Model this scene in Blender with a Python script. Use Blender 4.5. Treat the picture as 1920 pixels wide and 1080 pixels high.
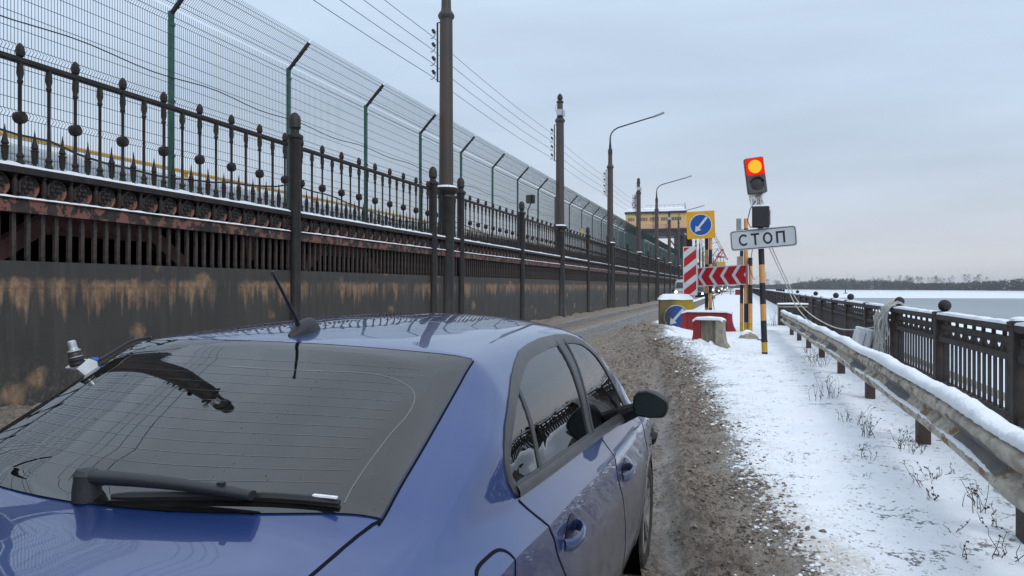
import bpy, math, random
import numpy as np
from mathutils import Vector, Matrix, noise as mnoise
R = math.radians
rnd = random.Random(7)
for o in list(bpy.data.objects): bpy.data.objects.remove(o)
scene = bpy.context.scene
COL = scene.collection

# ------------------------------------------------------------------ camera
cam_d = bpy.data.cameras.new("camera"); cam = bpy.data.objects.new("camera", cam_d); COL.objects.link(cam)
cam.location = (0, 0, 1.605); cam.rotation_euler = (R(90), 0, math.atan2(427, 1440))
cam_d.sensor_width = 36; cam_d.lens = 27.0; cam_d.shift_y = -3/1920
cam_d.clip_start = 0.05; cam_d.clip_end = 20000
scene.camera = cam
scene.view_settings.view_transform = 'Standard'; scene.view_settings.look = 'None'
scene.view_settings.exposure = 0.0; scene.view_settings.gamma = 1.0
scene.view_settings.use_curve_mapping = False

# ------------------------------------------------------------------ sky (overcast winter)
SUN_EL, SUN_AZ = 38, 130
w = bpy.data.worlds.new("World"); scene.world = w; w.use_nodes = True
nt = w.node_tree; nt.nodes.clear()
def N(nt, t, **k):
    n = nt.nodes.new(t)
    for a, b in k.items(): setattr(n, a, b)
    return n
out = N(nt, 'ShaderNodeOutputWorld'); bg = N(nt, 'ShaderNodeBackground'); bg.inputs['Strength'].default_value = 0.113
sky = N(nt, 'ShaderNodeTexSky'); sky.sky_type = 'NISHITA'; sky.sun_disc = False
sky.sun_elevation = R(SUN_EL); sky.sun_rotation = R(SUN_AZ)
tc = N(nt, 'ShaderNodeTexCoord'); sep = N(nt, 'ShaderNodeSeparateXYZ')
nt.links.new(tc.outputs['Generated'], sep.inputs[0])
ramp = N(nt, 'ShaderNodeValToRGB'); cr = ramp.color_ramp
cr.elements[0].position = 0.0; cr.elements[0].color = (.62, .622, .66, 1)
cr.elements[1].position = 1.0; cr.elements[1].color = (.80, .90, 1.0, 1)
for p, c in ((.03, (.605, .615, .655)), (.07, (.54, .585, .665)), (.14, (.495, .58, .69)), (.26, (.50, .615, .76)), (.38, (.55, .675, .82)), (.6, (.70, .82, .98))):
    e = cr.elements.new(p); e.color = (*c, 1)
nt.links.new(sep.outputs['Z'], ramp.inputs[0])
# broad soft cloud bands, flattened towards the horizon
mp = N(nt, 'ShaderNodeMapping'); mp.inputs['Scale'].default_value = (1.6, 1.6, 9.0)
nt.links.new(tc.outputs['Generated'], mp.inputs[0])
nz = N(nt, 'ShaderNodeTexNoise'); nz.inputs['Scale'].default_value = 1.7; nz.inputs['Detail'].default_value = 4; nz.inputs['Roughness'].default_value = .5
nt.links.new(mp.outputs[0], nz.inputs['Vector'])
mr = N(nt, 'ShaderNodeMapRange'); mr.inputs['From Min'].default_value = .3; mr.inputs['From Max'].default_value = .7
mr.inputs['To Min'].default_value = 9.6; mr.inputs['To Max'].default_value = 11.3
nt.links.new(nz.outputs[0], mr.inputs['Value'])
mul = N(nt, 'ShaderNodeVectorMath', operation='SCALE')
nt.links.new(ramp.outputs[0], mul.inputs[0]); nt.links.new(mr.outputs[0], mul.inputs['Scale'])
mx = N(nt, 'ShaderNodeMix', data_type='RGBA'); mx.inputs['Factor'].default_value = .93
nt.links.new(sky.outputs[0], mx.inputs['A']); nt.links.new(mul.outputs[0], mx.inputs['B'])
nt.links.new(mx.outputs['Result'], bg.inputs['Color']); nt.links.new(bg.outputs[0], out.inputs[0])

sl = bpy.data.lights.new("sun", 'SUN'); sun = bpy.data.objects.new("sun", sl); COL.objects.link(sun)
sl.energy = 1.2; sl.angle = R(18); sl.color = (1.0, .97, .93)
sun.rotation_euler = (R(90-SUN_EL), 0, R(180-SUN_AZ))

# ------------------------------------------------------------------ materials
def base_mat(name):
    m = bpy.data.materials.new(name); m.use_nodes = True
    n = m.node_tree.nodes; b = n['Principled BSDF']
    return m, m.node_tree, b
def lnk(nt, a, b): nt.links.new(a, b)
def obj_coord(nt, scale=(1,1,1)):
    tc = N(nt, 'ShaderNodeTexCoord'); mp = N(nt, 'ShaderNodeMapping'); mp.inputs['Scale'].default_value = scale
    lnk(nt, tc.outputs['Object'], mp.inputs[0]); return mp.outputs[0]
def noise_f(nt, vec, scale, detail=4, rough=.55, lo=.35, hi=.65):
    n = N(nt, 'ShaderNodeTexNoise'); n.inputs['Scale'].default_value = scale; n.inputs['Detail'].default_value = detail; n.inputs['Roughness'].default_value = rough
    lnk(nt, vec, n.inputs['Vector'])
    r = N(nt, 'ShaderNodeMapRange'); r.inputs['From Min'].default_value = lo; r.inputs['From Max'].default_value = hi
    lnk(nt, n.outputs[0], r.inputs['Value']); return r.outputs[0]
def mixc(nt, f, a, b):
    m = N(nt, 'ShaderNodeMix', data_type='RGBA')
    if isinstance(f, (int, float)): m.inputs['Factor'].default_value = f
    else: lnk(nt, f, m.inputs['Factor'])
    for s, v in (('A', a), ('B', b)):
        if isinstance(v, tuple): m.inputs[s].default_value = (*v[:3], 1)
        else: lnk(nt, v, m.inputs[s])
    return m.outputs['Result']
def math_n(nt, op, a, b=None, clamp=False):
    m = N(nt, 'ShaderNodeMath', operation=op); m.use_clamp = clamp
    for i, v in enumerate((a, b)):
        if v is None: continue
        if isinstance(v, (int, float)): m.inputs[i].default_value = v
        else: lnk(nt, v, m.inputs[i])
    return m.outputs[0]
def bump(nt, b, h, dist=.01, st=1.0):
    bp = N(nt, 'ShaderNodeBump'); bp.inputs['Strength'].default_value = st; bp.inputs['Distance'].default_value = dist
    lnk(nt, h, bp.inputs['Height']); lnk(nt, bp.outputs[0], b.inputs['Normal'])
def pm(name, c, rough=.6, metal=0., c2=None, sc=6., lo=.4, hi=.62, stretch=(1,1,1), bs=0, bd=.004, spec=.5, coat=0, extra=None):
    """procedural material: a base colour broken up by a second colour through noise, with optional fine bump"""
    m, nt, b = base_mat(name)
    b.inputs['Roughness'].default_value = rough; b.inputs['Metallic'].default_value = metal
    b.inputs['Specular IOR Level'].default_value = spec
    b.inputs['Coat Weight'].default_value = coat; b.inputs['Coat Roughness'].default_value = .05
    v = obj_coord(nt, stretch)
    if c2 is None: c2 = tuple(x*.8 for x in c); lo, hi = .3, .7
    col = mixc(nt, noise_f(nt, v, sc, lo=lo, hi=hi), c, c2)
    if extra: col = extra(nt, v, col, b)
    lnk(nt, col, b.inputs['Base Color'])
    if bs:
        n = N(nt, 'ShaderNodeTexNoise'); n.inputs['Scale'].default_value = bs; n.inputs['Detail'].default_value = 5
        lnk(nt, obj_coord(nt), n.inputs['Vector']); bump(nt, b, n.outputs[0], bd)
    return m
def emit_mat(name, c, s):
    m = bpy.data.materials.new(name); m.use_nodes = True; nt = m.node_tree; nt.nodes.clear()
    o = N(nt, 'ShaderNodeOutputMaterial'); e = N(nt, 'ShaderNodeEmission'); e.inputs[0].default_value = (*c, 1); e.inputs[1].default_value = s
    lnk(nt, e.outputs[0], o.inputs[0]); return m
def glass_mat(name, tint, refl=1.0, ior=1.62, specks=False):
    m = bpy.data.materials.new(name); m.use_nodes = True; nt = m.node_tree; nt.nodes.clear()
    o = N(nt, 'ShaderNodeOutputMaterial'); tr = N(nt, 'ShaderNodeBsdfTransparent'); tr.inputs[0].default_value = (*tint, 1)
    gl = N(nt, 'ShaderNodeBsdfGlossy'); gl.inputs['Roughness'].default_value = .0; gl.inputs['Color'].default_value = (refl, refl, refl, 1)
    fr = N(nt, 'ShaderNodeFresnel'); fr.inputs['IOR'].default_value = ior
    mx = N(nt, 'ShaderNodeMixShader'); lnk(nt, fr.outputs[0], mx.inputs[0]); lnk(nt, tr.outputs[0], mx.inputs[1]); lnk(nt, gl.outputs[0], mx.inputs[2])
    res = mx.outputs[0]
    if specks:                      # dried splashes and road dust
        v = obj_coord(nt, (1.7,.8,1)); vo = N(nt, 'ShaderNodeTexVoronoi'); vo.inputs['Scale'].default_value = 52; lnk(nt, v, vo.inputs['Vector'])
        r = N(nt, 'ShaderNodeMapRange'); r.inputs['From Min'].default_value = .17; r.inputs['From Max'].default_value = .09; lnk(nt, vo.outputs['Distance'], r.inputs['Value'])
        f = math_n(nt, 'MULTIPLY', math_n(nt, 'MULTIPLY', r.outputs[0], noise_f(nt, v, 6, 4, .65, .52, .62)), .8)
        d = N(nt, 'ShaderNodeBsdfDiffuse'); d.inputs[0].default_value = (.018,.017,.016,1)
        m2 = N(nt, 'ShaderNodeMixShader'); lnk(nt, f, m2.inputs[0]); lnk(nt, res, m2.inputs[1]); lnk(nt, d.outputs[0], m2.inputs[2])
        d2 = N(nt, 'ShaderNodeBsdfDiffuse'); d2.inputs[0].default_value = (.16,.165,.17,1); m3 = N(nt, 'ShaderNodeMixShader')
        lnk(nt, math_n(nt, 'MULTIPLY', noise_f(nt, obj_coord(nt), 3.5, 6, .7, .35, .75), .07), m3.inputs[0]); lnk(nt, m2.outputs[0], m3.inputs[1]); lnk(nt, d2.outputs[0], m3.inputs[2]); res = m3.outputs[0]
    lnk(nt, res, o.inputs[0]); return m

M = {}
RUST = (.13, .055, .03)
def rust_over(amount_lo, amount_hi, rc=RUST, sc=9):
    def f(nt, v, col, b):
        return mixc(nt, noise_f(nt, v, sc, 6, .65, amount_lo, amount_hi), col, rc)
    return f
M['iron'] = pm('cast_iron_black', (.014,.0135,.0145), .6, 0, (.028,.021,.019), 7, spec=.3, bs=60, extra=rust_over(.6, .66, (.07,.03,.018)))
M['iron_rusty'] = pm('flaking_iron', (.020,.018,.018), .7, 0, (.045,.036,.033), 8, spec=.3, bs=40, extra=rust_over(.52, .545, (.19,.085,.068), 6))
M['bar_iron'] = pm('worn_bar', (.018,.016,.016), .7, 0, (.065,.045,.035), 9, bs=40)
M['pole'] = pm('pole_brown', (.040,.034,.034), .6, 0, (.062,.038,.027), 2.2, stretch=(1,1,.35), bs=50)
M['pole_black'] = pm('pole_base_black', (.016,.016,.017), .55, 0, (.03,.026,.024), 5, spec=.35, bs=50)
M['girder'] = pm('red_lead_girder', (.105,.042,.038), .8, 0, (.07,.03,.028), 4)
M['medal'] = pm('medallion_iron', (.017,.016,.016), .65, 0, (.035,.028,.025), 8, spec=.35, bs=40, extra=rust_over(.535, .57, (.18,.085,.068), 5))
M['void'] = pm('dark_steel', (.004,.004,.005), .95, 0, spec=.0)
M['green'] = pm('green_paint', (.008,.062,.045), .4, 0, (.012,.085,.06), 5)
M['wire'] = pm('wire_green_grey', (.008,.038,.034), .5, 0)
M['galv'] = pm('galvanised', (.30,.31,.32), .45, .5, (.22,.22,.22), 8)
M['steel_light'] = pm('bare_aluminium', (.55,.56,.58), .32, .8, (.42,.43,.45), 20)
M['black'] = pm('black_plastic', (.012,.012,.013), .45)
M['black_soft'] = pm('grey_black_plastic', (.017,.018,.021), .5, bs=200, bd=.001)
M['rubber'] = pm('tyre_rubber', (.018,.018,.018), .85, 0, (.07,.06,.052), 8, lo=.45, hi=.7)
M['snow'] = pm('snow', (.83,.86,.90), .75, 0, (.77,.80,.855), 5, lo=.3, hi=.8, bs=30, bd=.012)
M['yellow_pipe'] = pm('yellow_paint', (.55,.30,.05), .5)
M['white_paint'] = pm('white_paint', (.72,.73,.74), .45)
M['cloth_white'] = pm('grey_white_pipe', (.42,.46,.50), .6)
M['yellow'] = pm('sign_yellow', (.72,.36,.012), .4, 0, (.66,.33,.012), 3)
M['yellow_dirty_'] = pm('block_yellow', (.50,.36,.015), .65, 0, (.42,.30,.02), 3)
M['red'] = pm('sign_red', (.42,.008,.018), .4, 0, (.36,.01,.018), 3)
M['red_paint'] = pm('barrier_red', (.27,.012,.02), .6, 0, (.20,.014,.018), 4, bs=30)
M['sign_white'] = pm('sign_white', (.60,.62,.64), .4, 0, (.54,.56,.58), 3)
M['sign_grey'] = pm('plate_grey_white', (.50,.53,.56), .4, 0, (.44,.47,.50), 2.5)
M['ink'] = pm('sign_ink', (.012,.014,.02), .5)
M['blue'] = pm('sign_blue', (.006,.075,.33), .4, 0, (.006,.06,.28), 3)
M['concrete'] = pm('concrete', (.30,.275,.22), .85, 0, (.22,.20,.16), 6, bs=50)
M['orange'] = pm('post_orange', (.62,.30,.10), .55, 0, (.56,.26,.09), 6)
M['gold'] = pm('post_yellow', (.50,.31,.03), .55)
M['post_black'] = pm('post_black', (.014,.014,.016), .5)
M['lens_dark'] = pm('dark_lens', (.035,.03,.033), .25)
M['tl_grey'] = pm('signal_housing', (.085,.08,.083), .55)
M['lamp_red'] = emit_mat('signal_glow', (1.0, .235, .018), 2.3)
M['glare_rim'] = emit_mat('signal_glare_rim', (1.0, .03, .012), .85)  # bezel is no lamp; its emission paints the lens glare
M['head'] = emit_mat('headlight_glow', (1.0, .80, .52), 9)
M['head_cool'] = emit_mat('headlight_glow_cool', (1.0, .96, .85), 7)
M['slush_lump'] = pm('slush_lumps', (.235,.192,.152), .6, 0, (.09,.07,.053), 14, lo=.38, hi=.62, bs=60, bd=.01)
M['rope'] = pm('grey_rope', (.58,.57,.54), .85, 0, (.44,.43,.41), 30)
M['parapet'] = pm('parapet_iron', (.030,.025,.023), .75, 0, (.052,.039,.033), 6, bs=45, extra=rust_over(.60, .70, (.085,.042,.028), 5))
M['parapet_dark'] = pm('parapet_bar_iron', (.020,.019,.021), .7, 0, (.035,.03,.028), 6)
M['ral'] = pm('guardrail_dirty', (.50,.47,.40), .7, 0, (.30,.265,.21), 12, stretch=(1,.5,1), bs=60, extra=rust_over(.54, .60, (.20,.125,.065), 8))
M['ral_dark'] = pm('guardrail_dark_steel', (.085,.085,.085), .6, 0, (.13,.12,.105), 4, bs=60)  # dark steel of the bare inset patches
M['rail_post'] = pm('guardrail_post', (.055,.038,.033), .75, 0, (.09,.05,.038), 6, bs=40)
M['weed'] = pm('dry_weed', (.035,.024,.02), .9, 0, (.06,.042,.034), 30)
M['house_yellow'] = pm('panel_yellow', (.56,.41,.18), .7, 0, (.50,.36,.15), .25, lo=.35, hi=.65)
M['house_peach'] = pm('panel_peach', (.54,.36,.20), .7, 0, (.50,.31,.19), .4)
M['house_pane'] = pm('pane_dark', (.05,.045,.06), .2)
M['faded_red'] = pm('faded_red_lettering', (.42,.20,.16), .7, 0, (.50,.31,.19), .9)
M['dark_steel'] = pm('tower_steel', (.028,.03,.036), .6, 0, (.04,.04,.045), .6)
M['crane_red'] = pm('crane_red', (.36,.06,.08), .6)
M['crane_grey'] = pm('crane_grey', (.30,.31,.34), .6)
M['tree_dark'] = pm('conifer', (.030,.033,.034), .9, 0, (.050,.048,.046), .08)
M['tree_bare'] = pm('bare_twigs', (.11,.10,.10), .9, 0, (.08,.073,.073), .1)
M['interior'] = pm('cabin_trim', (.018,.019,.02), .85)
M['seat'] = pm('seat_cloth', (.030,.034,.035), .9)
M['cabin_pale'] = pm('cabin_pale_trim', (.35,.36,.36), .8)
M['mirror'] = pm('mirror_glass', (.010,.020,.023), .08, spec=.35)  # dark teal base colour stands in for the mirror's dark reflection
M['trim'] = pm('window_trim', (.035,.036,.04), .38, 0, (.07,.066,.062), 9, lo=.45, hi=.75)
M['frit'] = glass_mat('glass_border_black', (.012,.014,.016), 1.0, 1.92, True)
M['seam'] = pm('panel_gap', (.002,.002,.006), .6, spec=.1)
M['glass_rear'] = glass_mat('rear_glass_tinted', (.20,.235,.235), 1.0, 1.92, True)
M['glass_side'] = glass_mat('side_glass_tinted', (.06,.065,.065), 1.0, 1.95)
M['glass_front'] = glass_mat('front_glass_green', (.42,.56,.51), 1.0, 1.9)
M['glass_clear'] = glass_mat('windscreen_glass', (.72,.80,.77), .8)
M['van_paint'] = pm('vehicle_grey_white', (.42,.43,.45), .4, coat=.3)
M['suv_paint'] = pm('vehicle_dark', (.02,.022,.027), .35, coat=.4)
M['veh_glass'] = pm('vehicle_glass', (.03,.034,.04), .08)
M['water_ice'] = None

def paint_mat():
    m, nt, b = base_mat('blue_metallic_paint')
    v = obj_coord(nt)
    geo = N(nt, 'ShaderNodeTexCoord'); sp = N(nt, 'ShaderNodeSeparateXYZ'); lnk(nt, geo.outputs['Object'], sp.inputs[0])
    # road-salt film with ragged top edge, darkened to paint dark reflections on lower doors
    zz = math_n(nt, 'ADD', sp.outputs['Z'], math_n(nt, 'MULTIPLY', math_n(nt, 'SUBTRACT', noise_f(nt, v, 3.0, 5, .6, .2, .8), .5), .16))
    r = N(nt, 'ShaderNodeMapRange'); r.interpolation_type = 'SMOOTHSTEP'
    r.inputs['From Min'].default_value = .99; r.inputs['From Max'].default_value = .62; lnk(nt, zz, r.inputs['Value'])
    yy = N(nt, 'ShaderNodeMapRange'); yy.inputs['From Min'].default_value = .95; yy.inputs['From Max'].default_value = 1.9; lnk(nt, sp.outputs['Y'], yy.inputs['Value'])
    side = math_n(nt, 'MULTIPLY', r.outputs[0], math_n(nt, 'ADD', math_n(nt, 'MULTIPLY', yy.outputs[0], .40), .58))
    specks = N(nt, 'ShaderNodeTexVoronoi'); specks.inputs['Scale'].default_value = 46; 
    lnk(nt, obj_coord(nt, (1.6, 1, .8)), specks.inputs['Vector'])
    sp1 = N(nt, 'ShaderNodeMapRange'); sp1.inputs['From Min'].default_value = .13; sp1.inputs['From Max'].default_value = .07; lnk(nt, specks.outputs['Distance'], sp1.inputs['Value'])
    few = noise_f(nt, v, 11, 3, .6, .52, .66)
    speck = math_n(nt, 'MULTIPLY', sp1.outputs[0], math_n(nt, 'MULTIPLY', few, .75))
    film = noise_f(nt, v, 2.0, 5, .6, .3, .8)
    blue = mixc(nt, math_n(nt, 'MULTIPLY', film, .06), (.014, .045, .188), (.10, .115, .17))
    c = mixc(nt, side, blue, mixc(nt, noise_f(nt, v, 5, 5, .65, .35, .65), (.130, .124, .135), (.085, .080, .088)))
    c = mixc(nt, speck, c, (.02, .022, .035))
    lnk(nt, c, b.inputs['Base Color'])
    mt = math_n(nt, 'SUBTRACT', .45, math_n(nt, 'MULTIPLY', side, .45), True); lnk(nt, mt, b.inputs['Metallic'])
    rg = math_n(nt, 'ADD', .34, math_n(nt, 'MULTIPLY', side, .25)); lnk(nt, rg, b.inputs['Roughness'])
    ct = math_n(nt, 'SUBTRACT', 1.0, math_n(nt, 'MULTIPLY', side, .55), True); lnk(nt, ct, b.inputs['Coat Weight'])
    b.inputs['Coat Roughness'].default_value = .025; b.inputs['Coat IOR'].default_value = 1.65
    return m
M['paint'] = paint_mat()

def wall_mat():
    m, nt, b = base_mat('rust_streaked_steel')
    tc = N(nt, 'ShaderNodeTexCoord'); sp = N(nt, 'ShaderNodeSeparateXYZ'); lnk(nt, tc.outputs['Object'], sp.inputs[0])
    def vec(sc):
        mp = N(nt, 'ShaderNodeMapping'); mp.inputs['Scale'].default_value = sc; lnk(nt, tc.outputs['Object'], mp.inputs[0]); return mp.outputs[0]
    base = mixc(nt, noise_f(nt, vec((1,1,1)), 1.3, 5, .6, .3, .7), (.033,.033,.032), (.050,.046,.042))
    base = mixc(nt, math_n(nt,'MULTIPLY', noise_f(nt, vec((1,3.5,.25)), 2.2, 6, .6, .5, .7), .5), base, (.085,.073,.060))
    # rust running down from the weld seam at 1.6 m
    nz = noise_f(nt, vec((1,.8,.0)), 1.1, 6, .75, .40, .52)
    lenn = noise_f(nt, vec((1,7,.0)), 1.0, 3, .6, .35, .75)
    top = N(nt, 'ShaderNodeMapRange'); top.inputs['From Min'].default_value = 1.72; top.inputs['From Max'].default_value = 1.62; 
    wob = math_n(nt, 'ADD', sp.outputs['Z'], math_n(nt,'MULTIPLY', math_n(nt,'SUBTRACT', noise_f(nt, vec((1,1,1)), 9, 4, .6, .2,.8), .5), .14))
    lnk(nt, wob, top.inputs['Value'])
    depth = math_n(nt, 'SUBTRACT', 1.62, wob)
    fade = math_n(nt, 'SUBTRACT', math_n(nt, 'ADD', .06, math_n(nt,'MULTIPLY', lenn, .55)), depth)
    fr = N(nt, 'ShaderNodeMapRange'); fr.inputs['From Min'].default_value = -.02; fr.inputs['From Max'].default_value = .22; lnk(nt, fade, fr.inputs['Value'])
    streak = math_n(nt,'MULTIPLY', math_n(nt,'MULTIPLY', top.outputs[0], fr.outputs[0]), nz)
    rc = mixc(nt, noise_f(nt, vec((1,1,.6)), 12, 5, .7, .35, .65), (.32,.215,.135), (.16,.088,.052))
    col = mixc(nt, math_n(nt,'MULTIPLY', streak, .95), base, rc)
    # round corroded spots with drips
    vo = N(nt, 'ShaderNodeTexVoronoi'); vo.inputs['Scale'].default_value = 1.0; lnk(nt, vec((.0001,1.15,1.5)), vo.inputs['Vector'])
    spr = N(nt, 'ShaderNodeMapRange'); spr.inputs['From Min'].default_value = .25; spr.inputs['From Max'].default_value = .14
    lnk(nt, math_n(nt,'ADD', vo.outputs['Distance'], math_n(nt,'MULTIPLY', math_n(nt,'SUBTRACT', noise_f(nt, vec((1,1,1)), 8, 4, .6, .2, .8), .5), .13)), spr.inputs['Value'])
    pick = noise_f(nt, vec((1,1,1)), .7, 2, .5, .40, .46)
    col = mixc(nt, math_n(nt,'MULTIPLY', math_n(nt,'MULTIPLY', spr.outputs[0], pick), .8), col, rc)
    # splashed dried mud at the foot
    low = N(nt, 'ShaderNodeMapRange'); low.inputs['From Min'].default_value = .8; low.inputs['From Max'].default_value = .1; lnk(nt, wob, low.inputs['Value'])
    spl = math_n(nt,'MULTIPLY', low.outputs[0], noise_f(nt, vec((1,1,1)), 14, 6, .7, .5, .62))
    col = mixc(nt, math_n(nt,'MULTIPLY', spl, .6), col, (.16,.14,.12))
    lnk(nt, col, b.inputs['Base Color']); b.inputs['Roughness'].default_value = .7
    nb = N(nt, 'ShaderNodeTexNoise'); nb.inputs['Scale'].default_value = 30; nb.inputs['Detail'].default_value = 5; lnk(nt, vec((1,1,1)), nb.inputs['Vector'])
    hh = math_n(nt,'ADD', math_n(nt,'MULTIPLY', streak, 1.2), nb.outputs[0]); bump(nt, b, hh, .006)
    return m
M['wall'] = wall_mat()

def ramp_n(nt, f, stops):
    r = N(nt, 'ShaderNodeValToRGB'); e = r.color_ramp.elements
    e[0].position, e[0].color = stops[0][0], (*stops[0][1],1); e[1].position, e[1].color = stops[-1][0], (*stops[-1][1],1)
    for p, c in stops[1:-1]: q = e.new(p); q.color = (*c,1)
    lnk(nt, f, r.inputs[0]); return r.outputs[0]
def mrange(nt, f, a, b, c=0., d=1., smooth=True):
    r = N(nt, 'ShaderNodeMapRange'); r.interpolation_type = 'SMOOTHSTEP' if smooth else 'LINEAR'
    for k, v in (('From Min',a),('From Max',b),('To Min',c),('To Max',d)): r.inputs[k].default_value = v
    lnk(nt, f, r.inputs['Value']); return r.outputs[0]
def raw_noise(nt, vec, scale, detail=6, rough=.6, dist=0.):
    n = N(nt, 'ShaderNodeTexNoise'); n.inputs['Scale'].default_value = scale; n.inputs['Detail'].default_value = detail; n.inputs['Roughness'].default_value = rough; n.inputs['Distortion'].default_value = dist
    lnk(nt, vec, n.inputs['Vector']); return n.outputs[0]
def ground_mat():
    m, nt, b = base_mat('snow_and_slush')
    at = N(nt, 'ShaderNodeAttribute'); at.attribute_name = 'cover'
    sp = N(nt, 'ShaderNodeSeparateColor'); lnk(nt, at.outputs['Color'], sp.inputs[0])   # r: slush, g: wet track, b: grit
    v = obj_coord(nt)
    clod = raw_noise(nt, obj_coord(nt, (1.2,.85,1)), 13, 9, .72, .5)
    big = raw_noise(nt, v, 2.6, 5, .6)
    crumb = raw_noise(nt, v, 34, 6, .7)
    jag = math_n(nt,'ADD', math_n(nt,'MULTIPLY', math_n(nt,'SUBTRACT', clod, .5), 1.5), math_n(nt,'MULTIPLY', math_n(nt,'SUBTRACT', big, .5), .9))
    edge = math_n(nt,'ADD', sp.outputs['Red'], jag)
    slush = mrange(nt, edge, .46, .58)
    mixed = mrange(nt, math_n(nt,'ADD', edge, math_n(nt,'MULTIPLY', math_n(nt,'SUBTRACT', crumb, .5), 1.2)), .20, .44)
    snow = mixc(nt, mrange(nt, raw_noise(nt, v, 2.2, 4), .3, .7), (.84,.865,.905), (.78,.815,.87))
    sl = ramp_n(nt, clod, ((.33,(.055,.042,.031)),(.43,(.125,.097,.072)),(.50,(.275,.222,.172)),(.62,(.47,.405,.335))))  # noise hollows coloured darker: wet slush, and shading the weak bump lacks
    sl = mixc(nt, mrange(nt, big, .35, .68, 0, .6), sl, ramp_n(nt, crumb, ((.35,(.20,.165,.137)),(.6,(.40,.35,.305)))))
    dirty = mixc(nt, mrange(nt, crumb, .40, .58), (.34,.295,.25), (.70,.675,.635))
    col = mixc(nt, math_n(nt,'MULTIPLY', mixed, .92), snow, dirty)
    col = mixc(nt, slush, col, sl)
    # grit kicked onto the snow
    vo = N(nt, 'ShaderNodeTexVoronoi'); vo.inputs['Scale'].default_value = 30; lnk(nt, obj_coord(nt, (1.25,.5,1)), vo.inputs['Vector'])
    sc_ = N(nt, 'ShaderNodeSeparateColor'); lnk(nt, vo.outputs['Color'], sc_.inputs[0])
    size = math_n(nt,'MULTIPLY', math_n(nt,'SUBTRACT', sc_.outputs['Green'], .25), .42)
    g = mrange(nt, math_n(nt,'SUBTRACT', vo.outputs['Distance'], size), .06, -.03)
    dens = math_n(nt,'ADD', math_n(nt,'MULTIPLY', sp.outputs['Blue'], 1.25), math_n(nt,'MULTIPLY', math_n(nt,'SUBTRACT', raw_noise(nt, v, 4.5, 5, .65), .5), 1.6))
    gt = math_n(nt,'MULTIPLY', g, mrange(nt, math_n(nt,'SUBTRACT', dens, math_n(nt,'MULTIPLY', sc_.outputs['Red'], .9)), -.05, .15))
    gt = math_n(nt,'MULTIPLY', gt, math_n(nt,'MINIMUM', math_n(nt,'MULTIPLY', sp.outputs['Blue'], 3.), 1.0))
    col = mixc(nt, math_n(nt,'MULTIPLY', gt, .8), col, mixc(nt, sc_.outputs['Blue'], (.14,.115,.09), (.34,.29,.235)))
    tone = mrange(nt, math_n(nt,'ADD', dens, math_n(nt,'MULTIPLY', math_n(nt,'SUBTRACT', crumb, .5), 1.4)), .55, 1.3, 0, .75)
    col = mixc(nt, tone, col, (.47,.42,.36))
    wetm = math_n(nt,'MULTIPLY', sp.outputs['Green'], mrange(nt, raw_noise(nt, obj_coord(nt, (1,.14,1)), 2.6, 4), .32, .5))
    asp = mixc(nt, mrange(nt, raw_noise(nt, obj_coord(nt, (1,.15,1)), 3, 4), .3, .7), (.165,.163,.166), (.225,.22,.22))
    col = mixc(nt, wetm, col, asp)
    lnk(nt, col, b.inputs['Base Color'])
    ro = math_n(nt,'SUBTRACT', .82, math_n(nt,'MULTIPLY', wetm, .5)); ro = math_n(nt,'SUBTRACT', ro, math_n(nt,'MULTIPLY', slush, math_n(nt,'MULTIPLY', mrange(nt, clod, .5, .38), .45))); lnk(nt, ro, b.inputs['Roughness'])
    hh = math_n(nt,'ADD', math_n(nt,'MULTIPLY', clod, 1.6), math_n(nt,'MULTIPLY', crumb, .55))
    amt = math_n(nt,'ADD', math_n(nt,'MULTIPLY', mixed, 1.1), .055)
    hh = math_n(nt,'MULTIPLY', hh, math_n(nt,'MULTIPLY', amt, math_n(nt,'SUBTRACT', 1.0, math_n(nt,'MULTIPLY', wetm, .9))))
    bump(nt, b, hh, .055)
    return m
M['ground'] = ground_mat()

def ice_mat(name, c, c2, rough, spec):
    m, nt, b = base_mat(name)
    v = obj_coord(nt, (.02,.004,1))
    lnk(nt, mixc(nt, noise_f(nt, v, 1.2, 6, .6, .3, .7), c, c2), b.inputs['Base Color'])
    b.inputs['Roughness'].default_value = rough; b.inputs['Specular IOR Level'].default_value = spec
    return m
M['ice'] = ice_mat('grey_lake_ice', (.20,.23,.265), (.27,.30,.335), .45, .3)
M['far_snow'] = ice_mat('snow_on_ice', (.80,.84,.89), (.74,.79,.86), .8, .2)
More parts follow.
